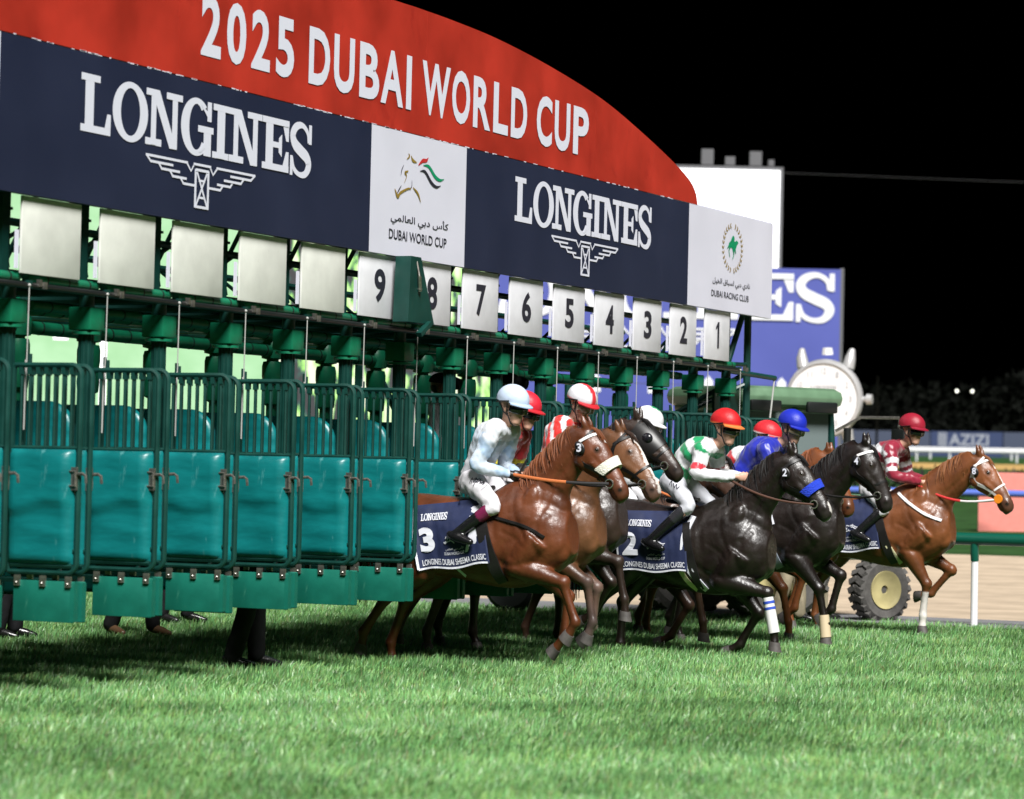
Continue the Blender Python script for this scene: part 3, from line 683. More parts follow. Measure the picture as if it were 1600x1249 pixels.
def wheel(x, y, r, w):
    mb = MB(); mb.lathe([(r*.55,-w*.30),(r*.62,-w*.44),(r*.9,-w*.5),(r,-w*.38),(r,w*.38),(r*.9,w*.5),(r*.62,w*.44),(r*.55,w*.30)], c=(x,y,r), n=36, axis='y')
    for k in range(22):
        t = 2*math.pi*k/22; c = (x+math.cos(t)*r*1.0, y, r+math.sin(t)*r*1.0)
        for sd in (-1,1): mb.box((c[0], y+sd*w*.22, c[2]), (.05,w*.46,.07), rot=Matrix.Rotation(-t,3,'Y') @ Matrix.Rotation(R(25*sd),3,'X'))
    o = mb.build('wheel', M_tyre, tr)
    mb = MB(); mb.lathe([(.05,-w*.25),(r*.12,-w*.28),(r*.14,-w*.38),(r*.42,-w*.36),(r*.54,-w*.46),(r*.62,-w*.50),(r*.575,w*.44),(r*.5,w*.4),(.05,w*.2)], c=(x,y,r), n=28, axis='y'); mb.build('rim', M_yel, o)
for sy in (-1, 1): wheel(-.35, sy*.88, .78, .42); wheel(1.30, sy*.84, .37, .26)
mb = MB()
for sy in (-1,1): mb.box((-.35,sy*.86,1.62),(1.1,.46,.08), ch=.03)
mb.build('mudguard', M_trac, tr)

# --- running rails
M_railg = mat('green_rail', (.004,.085,.055), .3, coat=.3); M_pvc = mat('white_pvc', (.80,.80,.82), .35); M_blrail = mat('blue_rail', (.12,.19,.62), .35)
rl = empty('running_rail', (3.4, -1.3, 0)); tag(rl, 'dark green running rail on white posts at the edge of the turf', 'rail')
mb = MB(); mb.tube([(0,.0,1.015),(0,-30,1.015)], .072, 16); mb.build('rail', M_railg, rl)
for k in range(8):
    y = -.82-3.0*k; mb = MB(); mb.tube([(.0,y,.98),(.0,y,.86),(.015,y,.76)], [.05,.052,.048], 12); mb.build('gooseneck', M_railg, rl)
    mb = MB(); mb.tube([(.015,y,.78),(.03,y,0)], .043, 12); mb.build('post', M_pvc, rl)
rl = empty('running_rail', (40.3, 9, 0)); tag(rl, 'blue plastic rail on white posts beyond the sand track', 'rail')
mb = MB(); mb.tube([(0,-40,1.50),(0,40,1.50)], .085, 12); mb.build('rail', M_blrail, rl)
for k in range(27):
    mb = MB(); mb.tube([(0,-40.9+3*k,.5),(0,-40.9+3*k,1.45)], .14 if k == 13 else .07, 8); mb.build('post', M_pvc, rl)
for xx, zt, gp, lab in ((188, 4.42, 2.6, 'white running rail on the far side of the course'), (205, 4.80, 3.4, 'second white running rail behind, close below the advertising boards')):
    rl = empty('running_rail', (xx, 60, 0)); tag(rl, lab, 'rail'); mb = MB(); mb.tube([(0,-70,zt),(0,70,zt)], .13, 8); mb.build('rail', M_pvc, rl)
    for k in range(int(100/gp)):
        mb = MB(); mb.tube([(0,-50+gp*k,terrain(xx)),(0,-50+gp*k,zt)], .08, 6); mb.build('post', M_pvc, rl)

# --- pink board, hedge, far boards, trees
M_pink = mat('pink_board', (.78,.26,.22), .5, noise_amt=.05); fr = vframe((41.0, 8.85, 0)); root = empty('pink_board', fr(1, 0)); tag(root, 'salmon pink board standing behind the blue rail', 'board')
mb = MB(); fbox(mb, fr, 0, 3.8, .35, 2.02, -.08, 0); local(mb, root).build('panel', M_pink, root, smooth=False)
mb = MB(); fbox(mb, fr, .3, .4, .3, 1.9, -.3, -.1); fbox(mb, fr, 3.4, 3.5, .3, 1.9, -.3, -.1); local(mb, root).build('prop', M_grey, root, smooth=False)
def leaf_mass(name, boxes, n, size, m, label, cat=None, kind=None):
    V = []; tot = sum((b[1]-b[0])*(b[3]-b[2]) for b in boxes)
    for (y0,y1,z0,z1,x,dx) in boxes:
        k = int(n*(y1-y0)*(z1-z0)/tot); c = np.stack([x+RNG.uniform(-dx,dx,k), RNG.uniform(y0,y1,k), z0+(z1-z0)*RNG.uniform(0,1,k)],1)
        V.append(c)
    c = np.concatenate(V); k = len(c); d = RNG.normal(0, size, (k,3,3)); V = (c[:,None,:]+d).reshape(-1,3)
    me = bpy.data.meshes.new(name); me.from_pydata(V.tolist(), [], np.arange(k*3).reshape(-1,3).tolist()); o = link(name, me, m); tag(o, label, cat, kind=kind); return o
M_leaf = mat('hedge_leaf', (.003,.006,.0025), .7, noise_amt=.5, noise_scale=.3); M_tree = mat('far_leaf_unlit', (.0016,.0024,.0014), .8, noise_amt=.6, noise_scale=.06, spec=.1)  # tree leaf colour holds the night darkness of trees beyond the floodlights
leaf_mass('hedge', [(-25,70,1.1,2.32,76,.5)], 20000, .075, M_leaf, 'low dark clipped hedge running behind the pink board', 'hedge')
M_slate = mat('slate_blue_board', (.055,.075,.17), .5); M_slate2 = mat('pale_slate_board', (.085,.10,.16), .5)
M_boardtxt = mat('board_text', (.42,.44,.52), .5)
for i, (y0, y1, m_, lab) in enumerate(((66.2,76,M_slate2,'grey blue advertising board farthest left along the far rail'), (59.65,66.1,M_slate,'slate blue advertising board with pale stripes and the word AZIZI'), (50,59.55,M_slate2,'grey blue advertising board at the right end of the far rail'))):
    root = empty('advertising_board', (221.5, (y0+y1)/2, 4.3)); tag(root, lab, 'advertising board', 'advertising boards along the far rail')
    mb = MB(); mb.box((0,0,1.15),(.1,y1-y0,2.2)); mb.build('panel', m_, root, smooth=False)
    lf = lambda a,b,d=0: (-.05-d, -a, b)
    if i == 1:
        place_print('lettering', [fit2d(text2d('AZIZI',.02), -1.55, 2.0, 1.05, 2.05)], M_boardtxt, root, lf, base=.02)
        place_print('emblem', [rect2d(-2.55,-1.75,1.0+.2*k,1.0+.2*k+.13) for k in range(6)], M_boardtxt, root, lf, base=.02)
rr = np.random.default_rng(3)
tb = [(y, y+rr.uniform(5,12), 3, 3+rr.uniform(6,13), 262+rr.uniform(-8,8), 3) for y in np.arange(-40, 150, 3.3)]
leaf_mass('tree_belt', tb, 40000, .38, M_tree, 'dark belt of trees far beyond the course', kind='stuff')
M_lamp = mat('far_lamp', (.5,.5,.5), emit=(1,1,.85,3))
for i, (px, lab) in enumerate(((-.0,'left of two tiny far lamps in the dark trees'), (1.35,'right of two tiny far lamps in the dark trees'))):
    root = empty('far_lamp', (244+px*.4, 70.6-px, 0)); tag(root, lab, 'lamp'); mb = MB(); mb.sphere((0,0,10.85), .12, 8, 6); mb.build('bulb', M_lamp, root)
    mb = MB(); mb.tube([(0,0,4.5),(0,0,10.8)], .03, 6); mb.build('pole', M_tree, root)
root = empty('lamp_post', (160.7, 51, 0)); tag(root, 'slim dark pole standing right of the giant watch', 'pole'); mb = MB(); mb.tube([(0,0,3),(0,0,9.0)], [.10,.06], 8); mb.build('shaft', M_tree, root)
mb = MB(); P = [np.array((146,55,21.3)), np.array((160,25,20.9)), np.array((178,-14,21.3))]; mb.tube(smoothpath(P, 8), .009, 5)
tag(mb.build('overhead_wire', M_grey), 'thin overhead wire crossing the black sky at right', 'wire')

# ================================================================== HORSES
def remesh(mb, voxel, smooth=3, fac=.5):
    me = bpy.data.meshes.new('tmp'); me.from_pydata([tuple(v) for v in mb.v], [], mb.f)
    o = bpy.data.objects.new('tmp', me)
    m = o.modifiers.new('r', 'REMESH'); m.mode = 'VOXEL'; m.voxel_size = voxel; m.use_smooth_shade = True
    if smooth: k = o.modifiers.new('s', 'SMOOTH'); k.factor = fac; k.iterations = smooth
    oe, dg = evaluated(o); out = bpy.data.meshes.new_from_object(oe)
    bpy.data.objects.remove(o); bpy.data.meshes.remove(me)
    out.polygons.foreach_set('use_smooth', [True]*len(out.polygons)); return out
def coords(me):
    v = np.empty(len(me.vertices)*3); me.vertices.foreach_get('co', v); return v.reshape(-1,3)
def set_col(me, c):
    a = me.color_attributes.new('Col', 'FLOAT_COLOR', 'POINT'); c4 = np.ones((len(c),4)); c4[:,:3] = c; a.data.foreach_set('color', c4.ravel())
def limb(mb, pts, radii, ys=1.0, n=12, sub=4):
    """tapered chain with rounded joints; ys squeezes it sideways"""
    P = smoothpath([tuple(p)+(r,) for p, r in zip(pts, radii)], sub)
    mb.tube([p[:3] for p in P], [max(.004, p[3]) for p in P], n)
    for p in (P[0], P[-1]): mb.sphere(p[:3], p[3]*.99, 10, 7)
def hwrinkle(V, amp, sc, seed):
    r = np.random.default_rng(seed); d = np.zeros(len(V))
    for i in range(6):
        k = r.normal(0, sc, 3)*np.array((1,.5,1)); d += np.sin(V@k+r.uniform(0,6.28)+1.5*np.sin(V[:,2]*9+i))
    return amp*d/2.4
def dvec(a): return np.array((math.sin(R(a)), -math.cos(R(a))))
def segdist(V, a, b):
    a = np.asarray(a, float); b = np.asarray(b, float); d = b-a; t = np.clip(((V-a)@d)/(d@d), 0, 1)
    return np.linalg.norm(V-(a+t[:,None]*d), axis=1), t

M_coat = mat('horse_coat', attr=True, rough=.44, spec=.42, noise_amt=.45, noise_scale=4.5, bump=.14, bump_scale=40, coat=.2, stretch=(1,1,.7))
_n = M_coat.node_tree; _b = _n.nodes['Principled BSDF']; _b.inputs['Coat Roughness'].default_value = .30
_t = _n.nodes.new('ShaderNodeTexCoord'); _w = _n.nodes.new('ShaderNodeTexNoise'); _w.inputs['Scale'].default_value = 5.5; _w.inputs['Detail'].default_value = 7; _w.inputs['Roughness'].default_value = .68; _w.inputs['Distortion'].default_value = 1.2
_m = _n.nodes.new('ShaderNodeMapRange'); _m.inputs[1].default_value = .40; _m.inputs[2].default_value = .62; _m.inputs[3].default_value = .12; _m.inputs[4].default_value = .62
_n.links.new(_t.outputs['Object'], _w.inputs['Vector']); _n.links.new(_w.outputs[0], _m.inputs[0]); _n.links.new(_m.outputs[0], _b.inputs['Coat Weight'])
_b.inputs['Coat Roughness'].default_value = .23; _w2 = _n.nodes.new('ShaderNodeTexNoise'); _w2.inputs['Scale'].default_value = 28; _w2.inputs['Detail'].default_value = 6; _w2.inputs['Distortion'].default_value = .8
_bp = _n.nodes.new('ShaderNodeBump'); _bp.inputs['Strength'].default_value = .34; _bp.inputs['Distance'].default_value = .02; _n.links.new(_t.outputs['Object'], _w2.inputs['Vector']); _n.links.new(_w2.outputs[0], _bp.inputs['Height']); _n.links.new(_bp.outputs[0], _b.inputs['Coat Normal'])
M_hair = mat('mane_hair', attr=True, rough=.6, spec=.25)
M_hoof = mat('hoof_horn', (.10,.09,.085), .5, noise_amt=.3, noise_scale=20)
M_eye = mat('eye_dark', (.01,.008,.006), .08, spec=.8)
M_leather = mat('black_leather', (.012,.011,.011), .38)
M_web = mat('white_webbing', (.78,.76,.76), .6)
M_cloth = mat('navy_saddle_cloth', (.010,.018,.066), .7, noise_amt=.2, noise_scale=9, bump=.25, bump_scale=9)
M_clothw = mat('white_cloth_print', (.72,.73,.80), .7)
M_fleece = mat('white_sheepskin', (.80,.78,.68), .95, bump=.8, bump_scale=90)
M_bfleece = mat('blue_sheepskin', (.015,.05,.55), .95, bump=.8, bump_scale=90)
M_orange = mat('orange_rein', (.60,.17,.05), .6); M_bit = mat('bit_steel', (.7,.68,.62), .25, metal=.9)
M_redweb = mat('red_rein', (.62,.03,.03), .6); M_pale = mat('pale_yellow_web', (.68,.66,.40), .7); M_greyweb = mat('grey_girth', (.22,.25,.30), .6)
M_brown = mat('brown_leather', (.10,.045,.03), .5); M_grip = mat('rubber_grip', (.03,.028,.03), .7); M_orangedisc = mat('orange_rubber', (.80,.24,.01), .5)

def make_horse(label, wx, wy, coat, dark, mane, P, head=0, voxel=.019, pts='none', face=None, socks=(), group=None, name='racehorse'):
    """P: pose dict. local frame: x forward, y left, z up"""
    root = empty(name, (wx, wy, 0), R(-90+head)); tag(root, label, 'horse', 'racehorses leaving the stalls')
    pit = R(P.get('pitch', 5)); dz = P.get('dz', -.06); cx, cz = .1, 1.2
    def bt(x, z): return np.array((cx+(x-cx)*math.cos(pit)-(z-cz)*math.sin(pit), cz+(x-cx)*math.sin(pit)+(z-cz)*math.cos(pit)+dz))
    mb = MB()
    st = [(-1.10,1.34,1.04,.09),(-1.03,1.45,.95,.17),(-.90,1.545,.89,.25),(-.72,1.58,.87,.282),(-.52,1.555,.845,.28),(-.32,1.515,.80,.285),(-.12,1.495,.74,.295),(.05,1.515,.70,.288),
          (.18,1.575,.685,.265),(.30,1.60,.69,.252),(.42,1.56,.715,.248),(.54,1.48,.76,.238),(.66,1.38,.83,.205),(.76,1.27,.92,.12)]
    S = smoothpath(st, 3); rings = []
    for x, zt, zb, w in S:
        zc, h = (zt+zb)/2, (zt-zb)/2; ring = []
        for j in range(24):
            t = 2*math.pi*j/24; cy, sz = math.cos(t), math.sin(t)
            yy = w*np.sign(cy)*abs(cy)**.86; zz = h*np.sign(sz)*abs(sz)**.92
            if sz > 0: yy *= 1-.30*sz**3
            q = bt(x, zc+zz); ring.append(Vector((q[0], yy, q[1])))
        rings.append(ring)
    mb.rings(rings)
    def ell(x, z, y, rx, ry, rz, rot=0):
        q = bt(x, z)
        for s in (-1, 1): mb.sphere((q[0], s*y, q[1]), (rx,ry,rz), 16, 12, Matrix.Rotation(-R(rot)-pit, 3, 'Y'))
    ell(.40,1.28,.142,.10,.070,.27,-25); ell(.27,1.22,.180,.10,.062,.24,-30); ell(.62,1.06,.128,.11,.070,.15,20); ell(.24,1.00,.195,.15,.066,.13,35); ell(.65,.95,.08,.10,.08,.11); ell(-.15,1.12,.20,.30,.085,.20,0)
    ell(-.80,1.28,.16,.24,.13,.24,15); ell(-.96,1.14,.14,.13,.10,.24,10); ell(-.62,1.10,.16,.16,.10,.20,-15)
    # neck
    na, nb = P.get('neck', 48), P.get('neck2', 38)
    b0 = bt(.40,1.26); d1 = np.array((math.cos(R(na)), math.sin(R(na)))); d2 = np.array((math.cos(R(nb)), math.sin(R(nb))))
    n1 = b0+d1*.34; n2 = n1+d2*.26; n3 = n2+d2*.18; poll = n3+d2*.08
    ny = P.get('turn', 0.0)                                 # sideways drift of the head, + = left
    NK = smoothpath([tuple(b0-d1*.12)+(0,.37,.205), tuple(b0)+(0,.355,.195), tuple(b0+d1*.18)+(ny*.1,.30,.16), tuple(n1)+(ny*.25,.228,.122), tuple(n2)+(ny*.55,.185,.102), tuple(n3)+(ny*.85,.150,.094), tuple(poll)+(ny,.112,.084)], 4)
    rings = []; crest = []; throat = []
    for i, q in enumerate(NK):
        a = np.array(NK[max(i-1,0)]); b = np.array(NK[min(i+1,len(NK)-1)]); d = (b-a)[:2]; d /= np.linalg.norm(d); up = np.array((-d[1], d[0])); ring = []
        for j in range(20):
            t = 2*math.pi*j/20; yy = q[4]*math.cos(t)*(1-.38*max(0,math.sin(t))**2); k = q[3]*math.sin(t)
            ring.append(Vector((q[0]+up[0]*k, q[2]+yy, q[1]+up[1]*k)))
        rings.append(ring); crest.append((q[0]+up[0]*q[3], q[2], q[1]+up[1]*q[3], up, d))
    mb.rings(rings)
    # head
    ha = P.get('face', -52); hd = np.array((math.cos(R(ha)), math.sin(R(ha)))); hu = np.array((-hd[1], hd[0]))
    HY = P.get('hyaw', 0.0)
    hs = [(-.07,.005,.07,.055),(0,.0,.105,.08),(.09,-.015,.138,.096),(.17,-.02,.148,.103),(.25,-.012,.132,.094),(.33,.002,.104,.074),(.41,.012,.082,.060),(.48,.010,.072,.056),(.545,.002,.069,.058),(.59,-.010,.060,.050),(.615,-.018,.040,.034)]
    hs = [(q[0]*1.06,)+tuple(v*1.10 for v in q[1:]) for q in hs]; HS = smoothpath(hs, 3)
    hx0 = poll+hd*.03-hu*.02
    def hp(t, phi, off=0.0):
        k = np.interp(t, [q[0] for q in HS], range(len(HS))); i = int(min(k, len(HS)-2)); q = HS[i]+(HS[i+1]-HS[i])*(k-i)
        c = hx0+hd*q[0]+hu*q[1]; u = (q[2]+off)*math.sin(phi); y = (q[3]+off)*math.cos(phi)*(1-.22*max(0,math.sin(phi))**2)
        yo = ny+HY*(q[0])
        return Vector((c[0]+hu[0]*u, yo+y, c[1]+hu[1]*u))
    mb.rings([[hp(q[0], 2*math.pi*j/20) for j in range(20)] for q in HS])
    for s in (0, math.pi):                                  # cheek, eye ridge, nostril flare
        sg = 1 if s == 0 else -1
        c = hp(.17, s-sg*.45, -.03); mb.sphere(c, (.085,.035,.085), 12, 8)
        c = hp(.175, s+sg*.62, -.012); mb.sphere(c, (.042,.022,.030), 10, 8, Matrix.Rotation(-R(ha),3,'Y'))
        c = hp(.555, s+sg*.35, -.012); mb.sphere(c, (.036,.02,.032), 10, 8)
        mb.tube([hp(.24, s-sg*.10,-.012), hp(.36, s-sg*.05,-.010), hp(.47, s-sg*.1,-.014)], [.026,.020,.012], 8)
    mb.tube([hp(.50,-math.pi/2,-.02), hp(.57,-math.pi/2,-.012), hp(.60,-math.pi/2,-.012)], [.035,.034,.022], 10)
    ears = P.get('ears', 100)
    for sg in (-1, 1):
        bpt = hp(-.005, math.pi/2-sg*.62, -.02); ed = np.array((math.cos(R(ears)), math.sin(R(ears))))
        tip = Vector((bpt.x+ed[0]*.165, bpt.y+sg*.02, bpt.z+ed[1]*.165)); mid = bpt.lerp(tip, .45)+Vector((0,sg*.012,0))
        mb.tube([bpt, bpt.lerp(mid,.5), mid, mid.lerp(tip,.6), tip], [.030,.036,.034,.022,.006], 10, flat=.62)
    # legs
    segs = []; hoofs = []
    def leg(root2, y, L, A, rad, hind):
        p = [np.array(root2)]
        for l, a in zip(L, A): p.append(p[-1]+dvec(a)*l)
        V3 = [(q[0], yy, q[1]) for q, yy in zip(p, y)]
        return V3
    for key, sg in (('fr',-1),('fl',1)):
        A = P[key]; sh = bt(.51,1.08)
        V = leg(sh, [sg*.15,sg*.165,sg*.13,sg*.12,sg*.12,sg*.12], (.30,.44,.345,.120,.04), A, None, False)
        V = [np.array(v) for v in V]; e, k, f, c = V[1], V[2], V[3], V[4]
        mb.tube([V[0], (V[0]+e)/2, e], [.15,.135,.105], 14); mb.sphere(e, .105, 12, 8)
        limb(mb, [e, e+(k-e)*.3, e+(k-e)*.62, k-(k-e)*.10, k, k+(f-k)*.12], [.120,.104,.078,.060,.064,.050], n=14)
        dn = (k-e)/np.linalg.norm(k-e); bk = np.array((dn[2],0,-dn[0]))
        mb.sphere(e+(k-e)*.25+bk*.03, (.06,.05,.10), 10, 8)
        limb(mb, [k, k+(f-k)*.2, k+(f-k)*.55, f-(f-k)*.12, f, f+(c-f)*.3], [.058,.042,.036,.039,.049,.041], n=12)
        tb = -np.array((math.cos(R(A[2])),0,math.sin(R(A[2])))) # tendon behind the cannon
        limb(mb, [k+tb*.022+(f-k)*.05, k+tb*.026+(f-k)*.5, f+tb*.024], [.025,.020,.027], n=8); mb.sphere(k-tb*.012, (.056,.050,.062), 10, 8)
        limb(mb, [f, (f+c)/2, c], [.047,.039,.046], n=12)
        segs.append((key, V)); hoofs.append((c, A[4]))
    for key, sg in (('hr',-1),('hl',1)):
        A = P[key]; hip = bt(-.74,1.25)
        V = [np.array(v) for v in leg(hip, [sg*.15,sg*.175,sg*.13,sg*.12,sg*.12,sg*.12], (.34,.45,.38,.12,.04), A, None, True)]; s_, k, f, c = V[1], V[2], V[3], V[4]
        mb.tube([V[0], (V[0]+s_)/2, s_], [.20,.185,.13], 14); mb.sphere(s_, .128, 12, 8)
        mb.sphere((V[0]+k)/2+np.array((-.06,0,.06)), (.12,.085,.17), 12, 8)
        limb(mb, [s_, s_+(k-s_)*.3, s_+(k-s_)*.62, k-(k-s_)*.1, k, k+(f-k)*.12], [.140,.122,.082,.060,.068,.054], n=14)
        tb = -np.array((math.cos(R(A[2])),0,math.sin(R(A[2]))))
        mb.tube([k-(k-s_)*.42+tb*.05, k+tb*.052-(f-k)*.02], [.030,.022], 8); mb.sphere(k+tb*.045, .030, 8, 6)
        limb(mb, [k, k+(f-k)*.2, k+(f-k)*.55, f-(f-k)*.1, f, f+(c-f)*.3], [.064,.048,.041,.043,.053,.043], n=12)
        limb(mb, [k+tb*.035+(f-k)*.02, k+tb*.030+(f-k)*.5, f+tb*.026], [.024,.018,.026], n=8)
        limb(mb, [f, (f+c)/2, c], [.045,.036,.044], n=12)
        segs.append((key, V)); hoofs.append((c, A[4]))
    me = remesh(mb, voxel, 3, .5); V = coords(me)
    nr = np.empty(len(me.vertices)*3); me.vertices.foreach_get('normal', nr); V = V+nr.reshape(-1,3)*(hwrinkle(V, .0018, 17, 2)+hwrinkle(V, .0008, 42, 4))[:,None]*np.clip((V[:,2:3]-.55)/.4, .2, 1); me.vertices.foreach_set('co', V.ravel())
    def groove(pts, depth, width, lo=.03):
        q = np.array(smoothpath(pts, 5)); m_ = width*3; mn, mx_ = q.min(0)-m_, q.max(0)+m_
        I = np.nonzero((V[:,0] > mn[0])&(V[:,0] < mx_[0])&(V[:,2] > mn[1])&(V[:,2] < mx_[1])&(np.abs(V[:,1]) > lo))[0]; X = V[I][:,[0,2]]; d = np.full(len(I), 9.)
        for i in range(len(q)-1):
            a, b = q[i], q[i+1]; ab = b-a; t = np.clip(((X-a)@ab)/(ab@ab+1e-12), 0, 1); e_ = X-(a+t[:,None]*ab); d = np.minimum(d, np.hypot(e_[:,0], e_[:,1]))
        V[I,1] -= np.sign(V[I,1])*.62*depth*np.exp(-(d/(width*1.1))**2)
    B = lambda *p: [tuple(bt(*q)) for q in p]
    groove(B((.62,1.26),(.51,1.09),(.52,.93)), .016, .024); groove(B((.24,1.48),(.15,1.28),(.15,1.12)), .013, .028); groove(B((.03,1.04),(.18,.90),(.36,.86)), .016, .024)
    groove(B((.32,1.46),(.345,1.26),(.43,1.08)), .010, .018); groove(B((.22,1.16),(.32,1.10),(.40,1.02)), .009, .016); groove(B((-.44,1.38),(-.40,1.15),(-.50,.96)), .014, .035)
    groove(B((-.62,1.40),(-.72,1.2),(-.70,1.02)), .012, .025); groove(B((-.88,1.42),(-.90,1.2),(-.84,1.02)), .012, .022)
    for k in range(6): groove(B((-.34+.07*k,1.28),(-.30+.07*k,1.08),(-.36+.07*k,.94)), .0035, .016)
    nk = [np.array(q) for q in NK[4:]]; ups = [np.array(c[3]) for c in crest[4:]]
    groove([tuple(q[:2]-u_*q[3]*.42) for q, u_ in zip(nk, ups)][::3], .013, .020); groove([tuple(q[:2]+u_*q[3]*.30) for q, u_ in zip(nk, ups)][::3], .008, .022); groove([tuple(q[:2]+u_*q[3]*.62) for q, u_ in zip(nk, ups)][2::3], .007, .014)
    for k in range(5):                                     # folds of skin where the neck meets the throat and shoulder
        q = nk[min(len(nk)-1, 2+k*2)]; u_ = ups[min(len(ups)-1, 2+k*2)]; al_ = np.array((u_[1],-u_[0])); groove([tuple(q[:2]-u_*q[3]*.9), tuple(q[:2]-u_*q[3]*.5+al_*.03), tuple(q[:2]-u_*q[3]*.15+al_*.02)], .004, .010)
    for pts_ in (B((.58,1.24),(.46,1.20),(.36,1.05),(.30,.96)), B((.52,1.05),(.42,.98),(.36,.90)), B((-.2,.92),(-.05,.96),(.1,.92)), B((.44,1.36),(.34,1.30),(.26,1.16))): groove(pts_, -.005, .008)
    fl_ = lambda t, w: (lambda p: (p.x, p.z))(hp(t, PI_+w)); PI_ = math.pi
    groove([fl_(.22,.25), fl_(.33,.15), fl_(.46,.05)], -.004, .008, 0); groove([fl_(.20,-.2), fl_(.30,-.25), fl_(.40,-.3)], .006, .010, 0); groove([fl_(.26,-.5),fl_(.20,-.85),fl_(.10,-.8)], .006, .012, 0)
    me.vertices.foreach_set('co', V.ravel()); me.update()
    # coat colours: base, darker points, white markings
    C = np.tile(np.array(coat, float), (len(V),1)); rn = np.random.default_rng(int(abs(wx)*10))
    dapple = np.sin(V[:,0]*7+V[:,2]*3)*.06+np.sin(V[:,2]*11-V[:,0]*4)*.05; C *= (1+dapple)[:,None]
    mt = np.array([tuple(hp(.56,0)), tuple(hp(.56,math.pi))]).mean(0); dm = np.linalg.norm(V-mt, axis=1)
    w = np.clip((.14-dm)/.09, 0, 1)[:,None]*.75; C = C*(1-w)+np.array(dark)*w
    for key, L in segs:
        for a, b, w0, w1 in ((2,3,.5,1),(3,4,1,1)):
            d, t = segdist(V, L[a], L[b]); near = np.clip((.075-d)/.02, 0, 1)
            if pts == 'black': w = (near*(w0+(w1-w0)*t))[:,None]; C = C*(1-w)+np.array(dark)*w
        if pts == 'black':
            d, t = segdist(V, L[1], L[2]); w = (np.clip((.09-d)/.03,0,1)*np.clip((t-.6)/.4,0,1)*.6)[:,None]; C = C*(1-w)+np.array(dark)*w
        if key in socks:
            hgt = socks[key] if isinstance(socks, dict) else .6
            d, t = segdist(V, L[2], L[3]); d2, t2 = segdist(V, L[3], L[4]); on = ((d < .07)&(t > 1-hgt)&(t < 1))|(d2 < .07)
            C[on] = np.array((.68,.64,.60))
    if face:   # (kind, t0, t1, half width) stripe along the front of the head
        for t in np.linspace(face[0], face[1], 26):
            wv = face[2]*(1+.35*math.sin(t*23)); c = np.array(hp(t, math.pi/2)); d = np.linalg.norm(V-c, axis=1); C[d < wv] = np.array((.74,.70,.66))
    for sg in (0, math.pi):                                # nostrils and eye rims are dark skin
        q = np.array(hp(.572, sg+(1 if sg == 0 else -1)*.30)); d = np.linalg.norm((V-q)*np.array((1,.8,1)), axis=1); w = np.clip((.024-d)/.010,0,1)[:,None]; C = C*(1-w)+np.array((.012,.008,.007))*w
        q = np.array(hp(.185, sg+(1 if sg == 0 else -1)*.58)); d = np.linalg.norm(V-q, axis=1); w = np.clip((.036-d)/.018,0,1)[:,None]*.8; C = C*(1-w)+np.array((.02,.012,.008))*w
    for t in np.linspace(.50,.60,10):                       # mouth line
        for sg in (0, math.pi):
            q = np.array(hp(t, sg-(1 if sg == 0 else -1)*.55)); d = np.linalg.norm(V-q, axis=1); C[d < .008] *= .25
    set_col(me, C); me.materials.append(M_coat)
    body = link('body', me, None, root)
    bvh = BVHTree.FromPolygons([Vector(v) for v in V], [tuple(p.vertices) for p in me.polygons])
    H = dict(root=root, bvh=bvh, hp=hp, bt=bt, ny=ny, HY=HY, segs=dict(segs), poll=poll, hd=hd, hu=hu, crest=crest)
    for sg in (0, math.pi):
        mb = MB(); mb.sphere(hp(.182, sg+(1 if sg == 0 else -1)*.58, -.004), (.017,.012,.015), 12, 8, Matrix.Rotation(-R(ha),3,'Y')); mb.build('eye', M_eye, root)
    for c, a in hoofs:
        mb = MB(); d = np.array((math.sin(R(a)),0,-math.cos(R(a)))); fw_ = np.array((math.cos(R(a)),0,math.sin(R(a)))); rings = []
        for k, (rr, hh, sh) in enumerate(((.044,-.012,0),(.048,.01,.002),(.054,.05,.010),(.057,.072,.014))):
            ctr = c+d*hh+fw_*sh; rings.append([Vector(ctr+fw_*rr*1.12*math.cos(t)+np.array((0,1,0))*rr*math.sin(t)) for t in [2*math.pi*j/14 for j in range(14)]])
        mb.rings(rings); mb.build('hoof', M_hoof, root)
    # mane: many tapering locks rooted on the crest, falling to the near or far side
    mb = MB(); rm = np.random.default_rng(int(abs(wx)*31)+5); fall = P.get('mane_side', 1)
    cr = crest[6:]
    hw = [q[4] for q in NK[6:]]
    for i in range(360):
        k = rm.uniform(0, len(cr)-1.01); a, b = cr[int(k)], cr[int(k)+1]; f = k-int(k); wd = hw[int(k)]
        base = np.array(a[:3])*(1-f)+np.array(b[:3])*f; up = np.array((a[3][0],0,a[3][1])); al = np.array((a[4][0],0,a[4][1]))
        Ln = rm.uniform(.09,.20); sd = fall if rm.random() < .85 else -fall; y_ = np.array((0,1,0))*sd; bk = rm.uniform(.07,.20)
        p0 = base-up*.02+al*.01+y_*rm.uniform(-.015,.015); p1 = base+up*rm.uniform(.004,.016)-al*bk*.3+y_*.02; p2 = base-up*Ln*.35-al*bk*.7+y_*(wd*.62+.012); p3 = base-up*Ln*.75-al*bk+y_*(wd*.86+.012); p4 = base-up*Ln*1.1-al*bk*1.25+y_*(wd*.97+.010)
        Q = smoothpath([tuple(p0),tuple(p1),tuple(p2),tuple(p3),tuple(p4)], 2); mb.tube(Q, [.005,.0065,.007,.007,.0065,.006,.0045,.003,.001][:len(Q)], 4, flat=.5)
